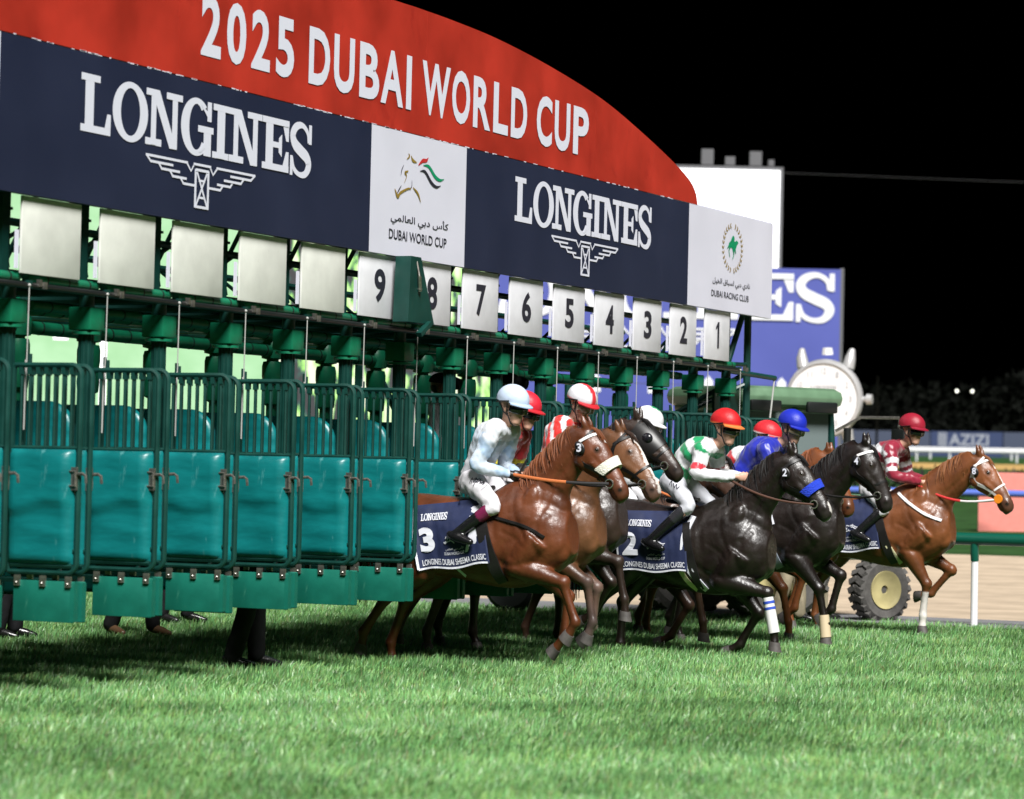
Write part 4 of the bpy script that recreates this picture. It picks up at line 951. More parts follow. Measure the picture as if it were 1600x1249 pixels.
    for i in range(26):                                     # forelock
        p0 = hp(-.03, math.pi/2+rm.uniform(-.3,.3), -.005); p1 = hp(.04, math.pi/2+rm.uniform(-.4,.4), .02); p2 = hp(rm.uniform(.09,.16), math.pi/2+rm.uniform(-.6,.6), .008)
        mb.tube(smoothpath([tuple(p0),tuple(p1),tuple(p2)],2), [.009,.010,.009,.006,.002], 5, flat=.5)
    mm = mb.mesh('mane', ang=80); set_col(mm, np.repeat(np.array([mane]), len(mm.vertices), 0)*rm.uniform(.7,1.3,(len(mm.vertices),1))); link('mane', mm, M_hair, root)
    mb = MB(); q = bt(-1.06,1.40)
    for i in range(60):
        a = rm.normal(0,.03); b = rm.normal(0,.05); Ln = rm.uniform(.55,.8)
        mb.tube(smoothpath([(q[0]+.02,a*.5,q[1]), (q[0]-.10,a,q[1]+.02), (q[0]-.22+b*.5,a*1.6,q[1]-.18), (q[0]-.25+b,a*2.2,q[1]-Ln)],3), [.02,.02,.02,.018,.018,.016,.014,.01,.008,.003], 5)
    mm = mb.mesh('tail', ang=80); set_col(mm, np.repeat(np.array([mane]), len(mm.vertices), 0)*rm.uniform(.7,1.3,(len(mm.vertices),1))); link('tail', mm, M_hair, root)
    return H

# ---- tack helpers
def side_y(H, x, z, side, off):
    hit = H['bvh'].ray_cast(Vector((x, side*1.0, z)), Vector((0, -side, 0)))
    if hit[0] is None:
        hit = H['bvh'].find_nearest(Vector((x, side*.25, z))); n = hit[1]; p = hit[0]
        return Vector((p.x, p.y+side*off, p.z))
    return Vector((x, hit[0].y+side*off, z))
def drape_strap(H, pts, width, side, off=.008, k=10):
    """flat strap lying on the flank: pts in local (x,z)"""
    Q = smoothpath(pts, k); mb = MB(); L = []; Rr = []; n = len(Q)
    for i, q in enumerate(Q):
        d = Q[min(i+1,n-1)]-Q[max(i-1,0)]; d = d/(np.linalg.norm(d)+1e-9); nn = np.array((-d[1],d[0]))*width/2
        a = side_y(H, q[0]+nn[0], q[1]+nn[1], side, off); b = side_y(H, q[0]-nn[0], q[1]-nn[1], side, off)
        L.append(a); Rr.append(b)
    o_ = Vector((0, -side*off*.9, 0)); V = L+Rr+[v+o_ for v in L]+[v+o_ for v in Rr]
    F = [(i,i+1,i+1+n,i+n) for i in range(n-1)]+[(i,i+2*n,i+1+2*n,i+1) for i in range(n-1)]+[(i+n,i+n+1,i+n+1+2*n,i+n+2*n) for i in range(n-1)]
    mb.add(V, F); return mb
def head_strap(H, pts, width, off=.007, k=5):
    """strap over the head: pts (t, phi)"""
    Q = smoothpath(pts, k); mb = MB(); n = len(Q); V = []
    for i, q in enumerate(Q):
        d = Q[min(i+1,n-1)]-Q[max(i-1,0)]; d = d*np.array((1,.085)); d = d/(np.linalg.norm(d)+1e-9); nn = np.array((-d[1], d[0]))*width/2
        V.append([H['hp'](q[0]+nn[0], q[1]+nn[1]/.085, off), H['hp'](q[0]-nn[0], q[1]-nn[1]/.085, off), H['hp'](q[0]-nn[0], q[1]-nn[1]/.085, off*.2), H['hp'](q[0]+nn[0], q[1]+nn[1]/.085, off*.2)])
    mb.rings(V); return mb
PI = math.pi
def bridle(H, m=M_leather, number=None, brow=None, roll=None, disc=None, nose=True):
    r = empty('bridle'); r.parent = H['root']
    head_strap(H, [(.0,PI/2),(.02,PI/2+.7),(.06,PI+.1),(.16,PI+.55),(.30,PI+.35),(.44,PI+.30)], .022).build('cheekpiece', m, r)
    head_strap(H, [(.0,PI/2),(.02,PI/2-.7),(.06,-.1),(.16,-.55),(.30,-.35),(.44,-.30)], .022).build('cheekpiece', m, r)
    head_strap(H, [(.035,PI+.1),(.05,PI/2+.8),(.065,PI/2),(.05,PI/2-.8),(.035,-.1)], .024, .010).build('browband', brow or m, r)
    head_strap(H, [(.05,PI+.2),(.12,PI+.9),(.13,3*PI/2),(.12,2*PI-.9),(.05,2*PI-.2)], .016).build('throatlash', m, r)
    if nose: head_strap(H, [(.375,PI/2-PI*a) for a in np.linspace(0,2,13)], .020).build('noseband', m, r)
    if roll: head_strap(H, [(.355,PI/2-1.75),(.352,PI/2-1.2),(.35,PI/2),(.352,PI/2+1.2),(.355,PI/2+1.75)], .085, .034).build('sheepskin_noseband', roll, r)
    for s in (PI, 0):
        sg = -1 if s == PI else 1; c = H['hp'](.475, s+sg*-.30, .016)
        mb = MB(); mb.tube([(c.x+.036*math.cos(t), c.y, c.z+.036*math.sin(t)) for t in np.linspace(0,2*PI,17)], .006, 6, caps=False); mb.build('bit_ring', M_bit, r)
        if disc:
            mb = MB(); mb.lathe([(.012,-.008),(.045,-.009),(.05,0),(.045,.009),(.012,.008)], c=(c.x,c.y+sg*.006,c.z), n=24, axis='y'); mb.build('bit_guard', disc, r)
    if number:
        c = H['hp'](.085, PI+.12, .020); mb = MB(); tl = math.atan2(H['hd'][1], H['hd'][0])
        mb.sphere(c, (.060,.012,.040), 16, 8, Matrix.Rotation(-tl,3,'Y')); o = mb.build('number_badge', M_leather, r)
        w = .014 if number == '1' else .022
        fr_ = lambda a, b, d=0: (c.x+a, c.y-.013-d, c.z+b)
        place_print('digit', [fit2d(text2d(number,.03) if number != '1' else ONE, -w, w, -.036, .036)], M_print, o, fr_)
    return r
def saddle_cloth(H, number, x0=-.58, x1=.10, zt=1.50, zb=.90, slant=.05, text=True, band=None):
    """navy cloth lying over both flanks; prints wrapped on its near side"""
    r = H['root']; bt = H['bt']
    TAB = {}
    for side in (-1, 1):
        T = np.zeros((33, 41))
        for i in range(33):
            for j in range(41):
                u, v = i/32, j/40; x = x0+(x1-x0)*u+slant*(v-.5); q = bt(x, zt-(zt-zb)*v); p = side_y(H, q[0], q[1], side, 0); T[i,j] = abs(p.y)
            T[i] = np.maximum.accumulate(T[i])
        TAB[side] = T
    def surf(u, v, off=.014, side=-1):      # u 0..1 rear->front, v 0 spine .. 1 hem
        x = x0+(x1-x0)*u+slant*(v-.5); z = zt-(zt-zb)*v+.012*math.sin(u*9)*v; q = bt(x, z)
        T = TAB[side]; a = min(max(u,0),.9999)*32; b = min(max(v,0),.9999)*40; i, j = int(a), int(b); fa, fb = a-i, b-j
        yv = T[i,j]*(1-fa)*(1-fb)+T[i+1,j]*fa*(1-fb)+T[i,j+1]*(1-fa)*fb+T[i+1,j+1]*fa*fb
        return Vector((q[0], side*(yv+off+.010*math.sin(u*11+v*4)*v*v), q[1]))
    nu, nv = 48, 36; mb = MB()
    for side in (-1, 1):
        V = [surf(i/nu, .06+.94*j/nv, .014, side) for j in range(nv+1) for i in range(nu+1)]
        F = [(j*(nu+1)+i, j*(nu+1)+i+1, (j+1)*(nu+1)+i+1, (j+1)*(nu+1)+i) for j in range(nv) for i in range(nu)]
        mb.add(V, F)
    n = (nu+1)*(nv+1); mb.f += [(i, i+1, n+i+1, n+i) for i in range(nu)]
    me = mb.mesh('saddle_cloth', ang=80); o = link('saddle_cloth', me, M_cloth, r)
    sm = o.modifiers.new('t', 'SOLIDIFY'); sm.thickness = .005; sm.offset = 0
    fr_ = lambda a, b, d=0: tuple(surf(a, b, .0205+d))
    edge = []
    def rib(pts, w):
        v, f = stroke2d(pts, w, k=10); return v, f
    edge.append(rib([(.012,.10),(.012,.4),(.012,.7),(.012,.985)], .022)); edge.append(rib([(.012,.985),(.3,.985),(.6,.985),(.985,.985)], .026))
    place_print('border', edge, M_clothw, o, fr_)
    def wrap(t, a0, a1, b0, b1, bold=.02, nm='lettering'):   # b measured downwards
        v, f = fit2d(text2d(t, bold), a0, a1, -b1, -b0); v = v*np.array((1,-1)); place_print(nm, [(v, f)], M_clothw, o, fr_)
    if text:
        if number: 
            if number == '1': pass
            wrap(number, .07, .27, .40, .76, .05, 'digit')
        it = []
        for v, f in wordmark(.12,.48,-.30,-.20): it.append((v*np.array((1,-1)), f))
        place_print('lettering', it, M_clothw, o, fr_)
        wrap('LONGINES DUBAI SHEEMA CLASSIC', .06, .97, .86, .945, .015)
        wrap('DUBAI WORLD CUP', .40, .68, .765, .805, .005); wrap(AR1, .42, .68, .70, .75, .005)
        it = []
        for k in EMB:
            for pts, w in EMB[k]:
                v, f = stroke2d([(a*.125, b*.125*1.15) for a, b in pts], [max(.012, q*.2) for q in w]); it.append((v*np.array((1,-1))+np.array((.55,.58)), f))
        place_print('emblem', it, M_clothw, o, fr_)
    return o, surf
def rein(H, hand, m1, m2=None, split=.45, sag=.05, r_=.010, name='rein'):
    o = None
    for s in (PI, 0):
        sg = -1 if s == PI else 1; a = H['hp'](.475, s-sg*.30, .02); b = Vector((hand[0], sg*abs(hand[1]), hand[2]))
        Q = [a.lerp(b, t)+Vector((0, sg*.05*math.sin(PI*t), -sag*math.sin(PI*t))) for t in np.linspace(0,1,13)]
        k = int(split*12)
        mb = MB(); mb.tube(Q[:k+1], r_*.9, 6, flat=.45); mb.build(name, m1, H['root'])
        mb = MB(); mb.tube(Q[k:], r_*1.15, 6, flat=.45); mb.build(name, m2 or m1, H['root'])
def saddle(H, x=-.05):
    bt = H['bt']; q = bt(x, 1.53); mb = MB()
    mb.rings([[Vector((q[0]+dx, w*math.cos(t), q[1]+dz+h*math.sin(t))) for t in [2*PI*j/14 for j in range(14)]] for dx, w, h, dz in ((-.20,.05,.02,.035),(-.17,.11,.03,.03),(-.05,.10,.025,.015),(.06,.09,.03,.02),(.12,.04,.02,.04))])
    mb.build('saddle', M_leather, H['root'])
def girth(H, x, m, w=.09, z0=1.36, lean=.12, side=-1, m2=None):
    a, b, c = H['bt'](x, z0), H['bt'](x+lean*.5, 1.05), H['bt'](x+lean, .735)
    drape_strap(H, [tuple(a), tuple(b), tuple(c)], w, side, .022).build('girth', m, H['root'])
def breastplate(H, pts, m, w=.022): drape_strap(H, [tuple(H['bt'](*p)) for p in pts], w, -1, .016).build('breastplate', m, H['root'])

# ================================================================== PEOPLE
M_skin = mat('skin', (.62,.36,.26), .5, noise_amt=.08, noise_scale=20, spec=.4)
M_skin2 = mat('skin_brown', (.22,.11,.065), .5, noise_amt=.08, noise_scale=20, spec=.4)
M_silk = mat('racing_silk', attr=True, rough=.36, spec=.5, sheen=.3, bump=.16, bump_scale=9)
M_breech = mat('breeches', attr=True, rough=.6, spec=.3, bump=.3, bump_scale=12)
M_boot = mat('polished_boot', attr=True, rough=.22, spec=.6, bump=.25, bump_scale=14)
M_helm = mat('helmet_cover', attr=True, rough=.46, spec=.4, bump=.28, bump_scale=16)
M_goggle = mat('goggle_lens', (.008,.008,.010), .06, spec=.9); M_goggle2 = mat('clear_goggle', (.30,.24,.16), .08, spec=.9)
M_drab = mat('work_cloth', attr=True, rough=.8, spec=.2, bump=.3, bump_scale=14)
def V3(*a): return np.array(a, float)
def wrinkle(V, amp, sc, seed=0):
    r = np.random.default_rng(seed); d = np.zeros(len(V))
    for i in range(6):
        k = r.normal(0, sc, 3); d += np.sin(V@k+r.uniform(0,6.28))
    return amp*d/2.4
def person(label, name, loc, rz, P, O, cat='person', group=None):
    z0 = loc[2]; root = empty(name, loc, rz); tag(root, label, cat, group)
    def put(nm, me, m, parent=None):
        V = coords(me); V[:,2] -= z0; me.vertices.foreach_set('co', V.ravel()); me.update(); return link(nm, me, m, parent or root)
    def putb(nm, mb, m, parent=None, ang=50): return put(nm, mb.mesh(nm, ang=ang), m, parent)
    hd, fa = V3(*P['head']), P.get('face', 20); yaw = R(P.get('yaw', 0))
    f = V3(math.cos(R(fa))*math.cos(yaw), math.cos(R(fa))*math.sin(yaw), -math.sin(R(fa))); y = V3(-math.sin(yaw), math.cos(yaw), 0); u = np.cross(f, y)
    Rm = Matrix((f, y, u)).transposed()
    HK = O.get('head', 1.13)
    def h(a, b, c): return hd+(f*a+y*b+u*c)*HK
    neck, hip = V3(*P['neck']), V3(*P['hip'])
    # --- continuous body
    mb = MB()
    mb.sphere(h(-.012,0,.03), tuple(HK*r_ for r_ in (.098,.078,.092)), 14, 10, Rm); mb.sphere(h(.030,0,-.045), tuple(HK*r_ for r_ in (.070,.062,.085)), 14, 10, Rm); mb.sphere(h(.055,0,-.115), tuple(HK*r_ for r_ in (.040,.042,.030)), 12, 8, Rm)
    mb.tube([h(.088,0,.010), h(.108,0,-.025), h(.116,0,-.045), h(.100,0,-.055)], [.010,.012,.015,.010], 8); mb.sphere(h(.088,0,-.082), tuple(HK*r_ for r_ in (.014,.026,.010)), 8, 6, Rm); mb.sphere(h(.088,0,-.098), tuple(HK*r_ for r_ in (.012,.022,.009)), 8, 6, Rm)
    mb.sphere(h(.082,0,.014), tuple(HK*r_ for r_ in (.018,.055,.010)), 8, 6, Rm)
    for s in (-1,1): mb.sphere(h(-.005,s*.076,-.03), tuple(HK*r_ for r_ in (.022,.010,.033)), 8, 6, Rm); mb.sphere(h(.06,s*.036,-.05), tuple(HK*r_ for r_ in (.03,.022,.026)), 8, 6, Rm)
    mb.tube([h(-.025,0,-.03), h(-.02,0,-.12), neck], [.056,.053,.062], 12)
    mid = (neck+hip)/2+V3(*P.get('arch', (0,0,0)))
    SP = smoothpath([tuple(hip)+(.13,.095), tuple(hip*.66+neck*.34+V3(*P.get('arch',(0,0,0)))*.8)+(.12,.09), tuple(hip*.3+neck*.7+V3(*P.get('arch',(0,0,0))))+(.145,.105), tuple(neck)+(.10,.07)], 4)
    def torso(mb, k, lo=0, hi=None):
        rings = []; Q = SP[lo:hi]
        for i, q in enumerate(Q):
            d = np.array(Q[min(i+1,len(Q)-1)][:3])-np.array(Q[max(i-1,0)][:3]); d /= np.linalg.norm(d); fr = np.cross(V3(0,1,0), d); fr /= np.linalg.norm(fr)
            rings.append([Vector(np.array(q[:3])+V3(0,1,0)*q[3]*k*np.sign(math.cos(t))*abs(math.cos(t))**.85+fr*q[4]*k*math.sin(t)) for t in [2*PI*j/18 for j in range(18)]])
        mb.rings(rings); mb.sphere(Q[0][:3], Q[0][4]*k, 12, 8)
    torso(mb, .9)
    hands = []
    for s in ('L','R'):
        sh, el, ha = V3(*P['sh'+s]), V3(*P['el'+s]), V3(*P['ha'+s]); sg = 1 if s == 'L' else -1
        limb(mb, [neck*.5+sh*.5, sh, sh*.5+el*.5, el, el*.45+ha*.55, ha], [.06,.058,.045,.038,.034,.025], n=10)
        d = (ha-el); d /= np.linalg.norm(d); up = V3(0,0,1)-d*d[2]; up /= np.linalg.norm(up); lat = np.cross(up, d)*sg   # lat points outwards for L
        pm = ha+d*.045; Rh = Matrix((d, np.cross(up,d), up)).transposed(); mb.sphere(pm, (.046,.022,.042), 10, 8, Rh)
        for k in range(4):                                  # four curled fingers of unequal length and a thumb
            o = up*(.032-.021*k); Lk = (.036,.042,.039,.030)[k]; b = pm+d*.036+o
            mb.tube([b, b+d*Lk*.6-lat*.004, b+d*Lk*.55-lat*.030, b+d*Lk*.1-lat*.036], [.0105,.010,.0095,.008], 8)
        mb.tube([pm+up*.03-d*.01, pm+up*.046+d*.018-lat*.010, pm+up*.036+d*.044-lat*.024], [.012,.0105,.009], 8)
        hj, kn, an, to = V3(*P['hj'+s]), V3(*P['kn'+s]), V3(*P['an'+s]), V3(*P['to'+s])
        limb(mb, [hj, hj*.5+kn*.5, kn, kn*.6+an*.4, an], [.085,.072,.050,.048,.034], n=10); limb(mb, [an, an*.3+to*.7, to], [.034,.032,.022], n=8)
        hands.append((pm, d, lat, up))
    me = remesh(mb, O.get('voxel', .0095), 2); put('body', me, O.get('skin', M_skin))
    for s in (-1,1):
        mb = MB(); mb.sphere(h(.082,s*.031,-.018), .0105, 8, 6); putb('eye', mb, M_eye)
    # --- upper garment
    def paint(me, fn):
        V = coords(me); prm = {}
        d = neck-hip; prm['t'] = ((V-hip)@d)/(d@d); prm['V'] = V
        arm = np.full(len(V), 9.); ap = np.zeros(len(V)); sd = np.zeros(len(V))
        for s in ('L','R'):
            sh, el, ha = V3(*P['sh'+s]), V3(*P['el'+s]), V3(*P['ha'+s])
            d1, t1 = segdist(V, sh*.85+el*.15, el); d2, t2 = segdist(V, el, ha)
            dd = np.minimum(d1, d2); pp = np.where(d1 < d2, t1*.5, .5+t2*.5); k = dd < arm; arm[k] = dd[k]; ap[k] = pp[k]; sd[k] = 1 if s == 'L' else -1
        td = np.full(len(V), 9.)
        for i in range(len(SP)-1):
            d_, _ = segdist(V, SP[i][:3], SP[i+1][:3]); td = np.minimum(td, d_)
        prm['arm'] = (arm < .085) & (arm < td*.62); prm['a'] = ap; prm['side'] = sd; prm['hip'] = hip; prm['neck'] = neck
        set_col(me, fn(prm))
    mb = MB(); k = O.get('bulk', 1.14); torso(mb, 1.12*k)
    for s in ('L','R'):
        sh, el, ha = V3(*P['sh'+s]), V3(*P['el'+s]), V3(*P['ha'+s])
        limb(mb, [neck*.45+sh*.55, sh, sh*.5+el*.5, el, el*.4+ha*.6, ha-(ha-el)*.10], [.085*k,.080*k,.066*k,.056*k,.048*k,.034*k], n=12)
    mb.tube([neck-(neck-hip)*.05, neck+(h(-.02,0,-.12)-neck)*.55], [.095,.068], 14)
    me = remesh(mb, O.get('voxel2', .0125), 3); V = coords(me); nrm = np.empty(len(me.vertices)*3); me.vertices.foreach_get('normal', nrm); nrm = nrm.reshape(-1,3)
    V = V+nrm*(wrinkle(V, .005, 26, 3)+wrinkle(V, .0018, 60, 8))[:,None]; me.vertices.foreach_set('co', V.ravel())
    paint(me, O['silk']); put(O.get('top_name','silks'), me, O.get('top_mat', M_silk))
    # --- breeches / trousers and boots
    mb = MB(); mb.sphere(hip, (.125,.15,.115), 14, 10); full = O.get('trousers', False); bk = -(neck-hip)/np.linalg.norm(neck-hip)
    for s in ('L','R'):
        hj, kn, an = V3(*P['hj'+s]), V3(*P['kn'+s]), V3(*P['an'+s])
        mb.sphere(hj+bk*.03, .105, 12, 8)
        if full: limb(mb, [hj, hj*.5+kn*.5, kn, kn*.5+an*.5, an+(kn-an)*.08], [.115,.102,.082,.078,.076], n=12)
        else: limb(mb, [hj, hj*.55+kn*.45, kn, kn*.82+an*.18], [.112,.092,.064,.056], n=12)
    me = remesh(mb, O.get('voxel2', .0125), 3); V = coords(me); nrm = np.empty(len(me.vertices)*3); me.vertices.foreach_get('normal', nrm); V = V+nrm.reshape(-1,3)*wrinkle(V, .004, 45, 5)[:,None]; me.vertices.foreach_set('co', V.ravel())
    set_col(me, np.tile(np.array(O['legs'], float), (len(V),1))); br = put('trousers' if full else 'breeches', me, M_drab if full else M_breech)
    for s in ('L','R'):
        kn, an, to = V3(*P['kn'+s]), V3(*P['an'+s]), V3(*P['to'+s]); mb = MB()
        if not full: limb(mb, [kn*.86+an*.14, kn*.6+an*.4, an], [.060,.058,.044], n=12)
        heel = an-(to-an)*.35; limb(mb, [heel*.7+an*.3, an, an*.45+to*.55+V3(0,0,.0), to], [.036,.046,.042,.030], n=12)
        me = remesh(mb, .012, 2); V = coords(me); C = np.tile(np.array(O.get('boot', (.010,.010,.011)), float), (len(V),1))
        if not full and 'cuff' in O: t = ((V-kn)@(an-kn))/((an-kn)@(an-kn)); C[t < .38] = O['cuff']
        set_col(me, C); put('boot' if not full else 'shoe', me, M_boot)
    # --- helmet or cap
    if O.get('helmet') is not None:
        mb = MB(); rings = []
        for a in np.linspace(-.12, 1.5, 12): rings.append([Vector(h(-.010+.138*math.cos(a)*math.cos(t), .108*math.cos(a)*math.sin(t), .040+.120*math.sin(a))) for t in [2*PI*j/40 for j in range(40)]])
        rings = [[Vector(hd)*.0+Vector(h(-.010+.128*math.cos(t), .100*math.sin(t), .032)) for t in [2*PI*j/40 for j in range(40)]]] + rings
        mb.rings(rings); me = mb.mesh('helmet', ang=60); V = coords(me); L = (V-hd)@np.stack([f,y,u],1)
        set_col(me, O['helmet'](L)); hm = put('helmet', me, M_helm)
        mb = MB(); rings = []
        for t in np.linspace(-1.15, 1.15, 15):
            c = math.cos(t); ex = .048*max(0,c)**.7
            a, b = h(-.010+.130*math.cos(t), .102*math.sin(t), .030), h(-.010+(.136+ex)*math.cos(t), (.108+ex*.3)*math.sin(t), .022-.010*c)
            rings.append([Vector(a+u*.006), Vector(b+u*.005), Vector(b-u*.004), Vector(a-u*.004)])
        mb.rings(rings); me = mb.mesh('peak'); set_col(me, np.tile(np.array(O.get('peak', (.02,.02,.02)), float), (len(me.vertices),1))); put('peak', me, M_helm, hm)
        mb = MB()
        for s in (-1,1):
            mb.tube([h(.02,s*.100,.02), h(.025,s*.082,-.06), h(.045,s*.045,-.130), h(.055,0,-.145)], .007, 6)
            mb.tube([h(-.06,s*.092,.015), h(-.01,s*.088,-.05), h(.030,s*.075,-.075)], .007, 6)
            mb.tube([h(.04,s*.108,.04), h(-.05,s*.110,.02), h(-.12,s*.06,.0)], .006, 6)
        putb('chin_strap', mb, M_leather, hm)
        mb = MB(); rings = []
        for t in np.linspace(-1.25, 1.25, 17):
            w = .034-.010*abs(math.sin(t*1.0))-.006*math.exp(-(t/.15)**2); r1 = .104+.016*math.exp(-(abs(t)-.38)**2/.08)
            rings.append([Vector(h(.004+(r1+k2)*math.cos(t), (.087+k2)*math.sin(t), -.020+z_)) for k2, z_ in ((0,-w),(.008,-w*.7),(.010,0),(.008,w*.7),(0,w),(-.006,0))])
        mb.rings(rings); putb('goggles', mb, O.get('lens', M_goggle), hm)
    else:
        mb = MB(); rings = []
        for a in np.linspace(-.1, 1.5, 9): rings.append([Vector(h(-.010+.112*math.cos(a)*math.cos(t), .090*math.cos(a)*math.sin(t), .040+.085*math.sin(a))) for t in [2*PI*j/24 for j in range(24)]])
        mb.rings(rings); mb.tube([h(.08,0,.045), h(.16,0,.038)], [.07,.05], 12, flat=1)
        me = mb.mesh('cap', ang=60); set_col(me, np.tile(np.array(O.get('cap',(.012,.012,.013)), float), (len(me.vertices),1))); put('cap', me, M_drab)
        me2 = MB(); me2.sphere(h(-.03,0,-.005), (.085,.083,.07), 14, 8, Rm); putb('hair', me2, M_strap)
    if O.get('whip'):
        mb = MB(); pm, d, lat, up = hands[1]; b = pm+d*.03; mb.tube([b+up*.16+d*.03, b+up*.05, b-up*.10-d*.02, b-up*.42-d*.12], [.010,.009,.007,.005], 6); putb('whip', mb, M_leather)
    if O.get('glove'):
        for (pm, d, lat, up), s in zip(hands, (1,-1)):
            mb = MB(); Rh = Matrix((d, np.cross(up,d), up)).transposed(); mb.sphere(pm+d*.005, (.058,.031,.050), 12, 8, Rh); mb.tube([pm-d*.08, pm-d*.03], [.033,.036], 10); putb('glove', mb, M_leather)
    return root, hands

def jockey_pose(hx, top, hip=(-.30,1.60), neck=(-.10,2.02), el=(-.20,1.70), hand=(.03,1.63), knee=(-.02,1.36), ank=(-.36,1.10), toe=(-.19,1.055), face=22, yaw=0, arch=(-.03,0,.05), ely=.25, hy=.075):
    """joints given as (forward of the helmet, height); returns both sides"""
    q = lambda p, yy: (hx+p[0], yy, p[1])
    neck = (neck[0], top-.36 if neck[1] > 0 else neck[1]); P = dict(head=(hx, 0, top-.172), face=face, yaw=yaw, neck=q(neck,0), hip=q(hip,0), arch=arch)
    for s, sg in (('L',1),('R',-1)):
        P['sh'+s] = q((neck[0]-.015, neck[1]-.035), sg*.165); P['el'+s] = q(el, sg*ely); P['ha'+s] = q(hand, sg*hy)
        P['hj'+s] = q((hip[0]+.02, hip[1]-.03), sg*.11); P['kn'+s] = q(knee, sg*.27); P['an'+s] = q(ank, sg*.335); P['to'+s] = q(toe, sg*.36)
    return P

# ================================================================== RUNNERS
def solid(c): return lambda L: np.tile(np.array(c, float), (len(L),1))
CHEST = (.120,.033,.0105); CHEST_D = (.10,.035,.015); DKB = (.0110,.0064,.0047); BLK = (.006,.005,.005); BAY = (.15,.062,.026); BROWN = (.055,.026,.016)
# leg angles: shoulder->elbow, forearm, cannon, pastern, hoof (degrees forward of straight down)
POSE_A = dict(pitch=7, dz=-.03, neck=66, neck2=53, face=-52, fr=(-40,72,20,-30,-42), fl=(-42,52,-4,-38,-52), hr=(28,-54,-36,-10,-18), hl=(28,-46,-20,5,-8), ears=112)
POSE_B = dict(pitch=1, dz=-.13, neck=62, neck2=50, face=-50, fr=(-34,76,12,4,-8), fl=(-44,40,-30,-60,-70), hr=(26,-46,-22,8,-5), hl=(34,-34,-2,20,5), ears=100)
POSE_C = dict(pitch=6, dz=.03, neck=55, neck2=46, face=-62, fr=(-42,38,12,2,-8), fl=(-40,62,-14,-50,-60), hr=(30,-40,-10,15,0), hl=(22,-50,-25,0,-10), ears=95)
POSE_D = dict(pitch=6, dz=.03, neck=50, neck2=40, face=-52, fr=(-46,30,-6,-4,-2), fl=(-40,62,-40,-78,-86), hr=(24,-46,-20,10,0), hl=(34,-36,-5,22,8), ears=105)
HS_ = .17                      # the helmet stands this far ahead of the horse's origin
RUN = []
def runner(lane, hy, **k): return make_horse(wx=lane, wy=hy+HS_, **k)
def stripes(base, other, edges):
    def fn(p):
        C = np.tile(np.array(base, float), (len(p['t']),1)); return C
    return fn
WHT = np.array((.74,.75,.78))

# ---- number 3: chestnut nearest the camera
H = runner(-7.54, -1.27, label='chestnut horse with white sheepskin noseband and number 3 cloth, nearest the camera', coat=CHEST, dark=(.06,.022,.012), mane=(.16,.05,.018), P=POSE_A, voxel=.0145, head=-2, face=(.08,.15,.016))
bridle(H, M_leather, '3', brow=M_web, roll=M_fleece); saddle(H, -.08); saddle_cloth(H, '3', x0=-.60, x1=.08)
girth(H, .02, M_leather, .10); rein(H, (.23,.08,1.63), M_grip, M_orange, .42, .02, .013)
breastplate(H, [(.05,1.33),(.25,1.26),(.45,1.18),(.60,1.08)], M_leather)
q = H['bt'](.02,1.30); drape_strap(H, [tuple(H['bt'](-.02,1.42)), tuple(H['bt'](.0,1.2)), tuple(H['bt'](-.06,1.0))], .13, -1, .018).build('white_pad', M_clothw, H['root'])
drape_strap(H, [tuple(H['bt'](-.28,.93)), tuple(H['bt'](-.24,.88)), tuple(H['bt'](-.20,.82))], .03, -1, .004).build('sweat_foam', M_clothw, H['root'])
def silk3(p):
    C = np.tile(np.array((.56,.64,.74)), (len(p['t']),1)); t = p['t']; V = p['V']
    C[(~p['arm']) & ((t < .42))] = (.44,.45,.48); C[(~p['arm']) & (t > .80)] = (.66,.69,.74); k = p['arm'] & (np.sin(V[:,0]*31+V[:,2]*17) > .25); C[k] = (.40,.54,.72); return C
JP = jockey_pose(HS_, 2.39, face=12, yaw=-12, hip=(-.34,1.60), neck=(-.09,2.02))
person('jockey in pale blue and grey silks and white breeches riding horse number 3', 'person', (-7.54,-1.10,1.05), R(-92), JP,
  dict(silk=silk3, helmet=solid((.52,.62,.78)), peak=(.40,.52,.72), legs=(.72,.70,.74), cuff=(.16,.015,.06), glove=True, whip=True))
# ---- stall 8: bay with a white blaze
H = runner(-6.54, -1.10, label='light bay horse with a broad white blaze, just behind number 3', coat=(.14,.058,.024), dark=(.12,.08,.07), mane=(.03,.014,.008), P=dict(POSE_A, face=-50, neck=60, neck2=46, dz=.02, turn=-.05, hyaw=-.05, fr=(-42,60,10,-20,-30)), head=-3, face=(.07,.60,.026), pts='black')
bridle(H); saddle(H); saddle_cloth(H, None, text=False); girth(H, .02, M_leather); rein(H, (.23,.08,1.63), M_leather)
def silkA(p):
    C = np.tile(np.array((.55,.02,.03)), (len(p['t']),1)); t = p['t']; C[(~p['arm'])&(t < .45)] = (.015,.015,.015); C[(~p['arm'])&(t > .34)&(t < .52)] = (.80,.68,.01); C[p['arm']&(p['a'] > .30)&(p['a'] < .55)] = (.80,.68,.01); C[p['arm']&(p['a'] > .55)] = (.02,.02,.02); return C
person('jockey in red, yellow and black silks half hidden behind the pale blue jockey', 'person', (-6.54,-.75,1.05), R(-93), jockey_pose(HS_, 2.37, face=14),
  dict(silk=silkA, helmet=solid((.60,.02,.04)), peak=(.5,.02,.03), legs=(.70,.69,.72)))
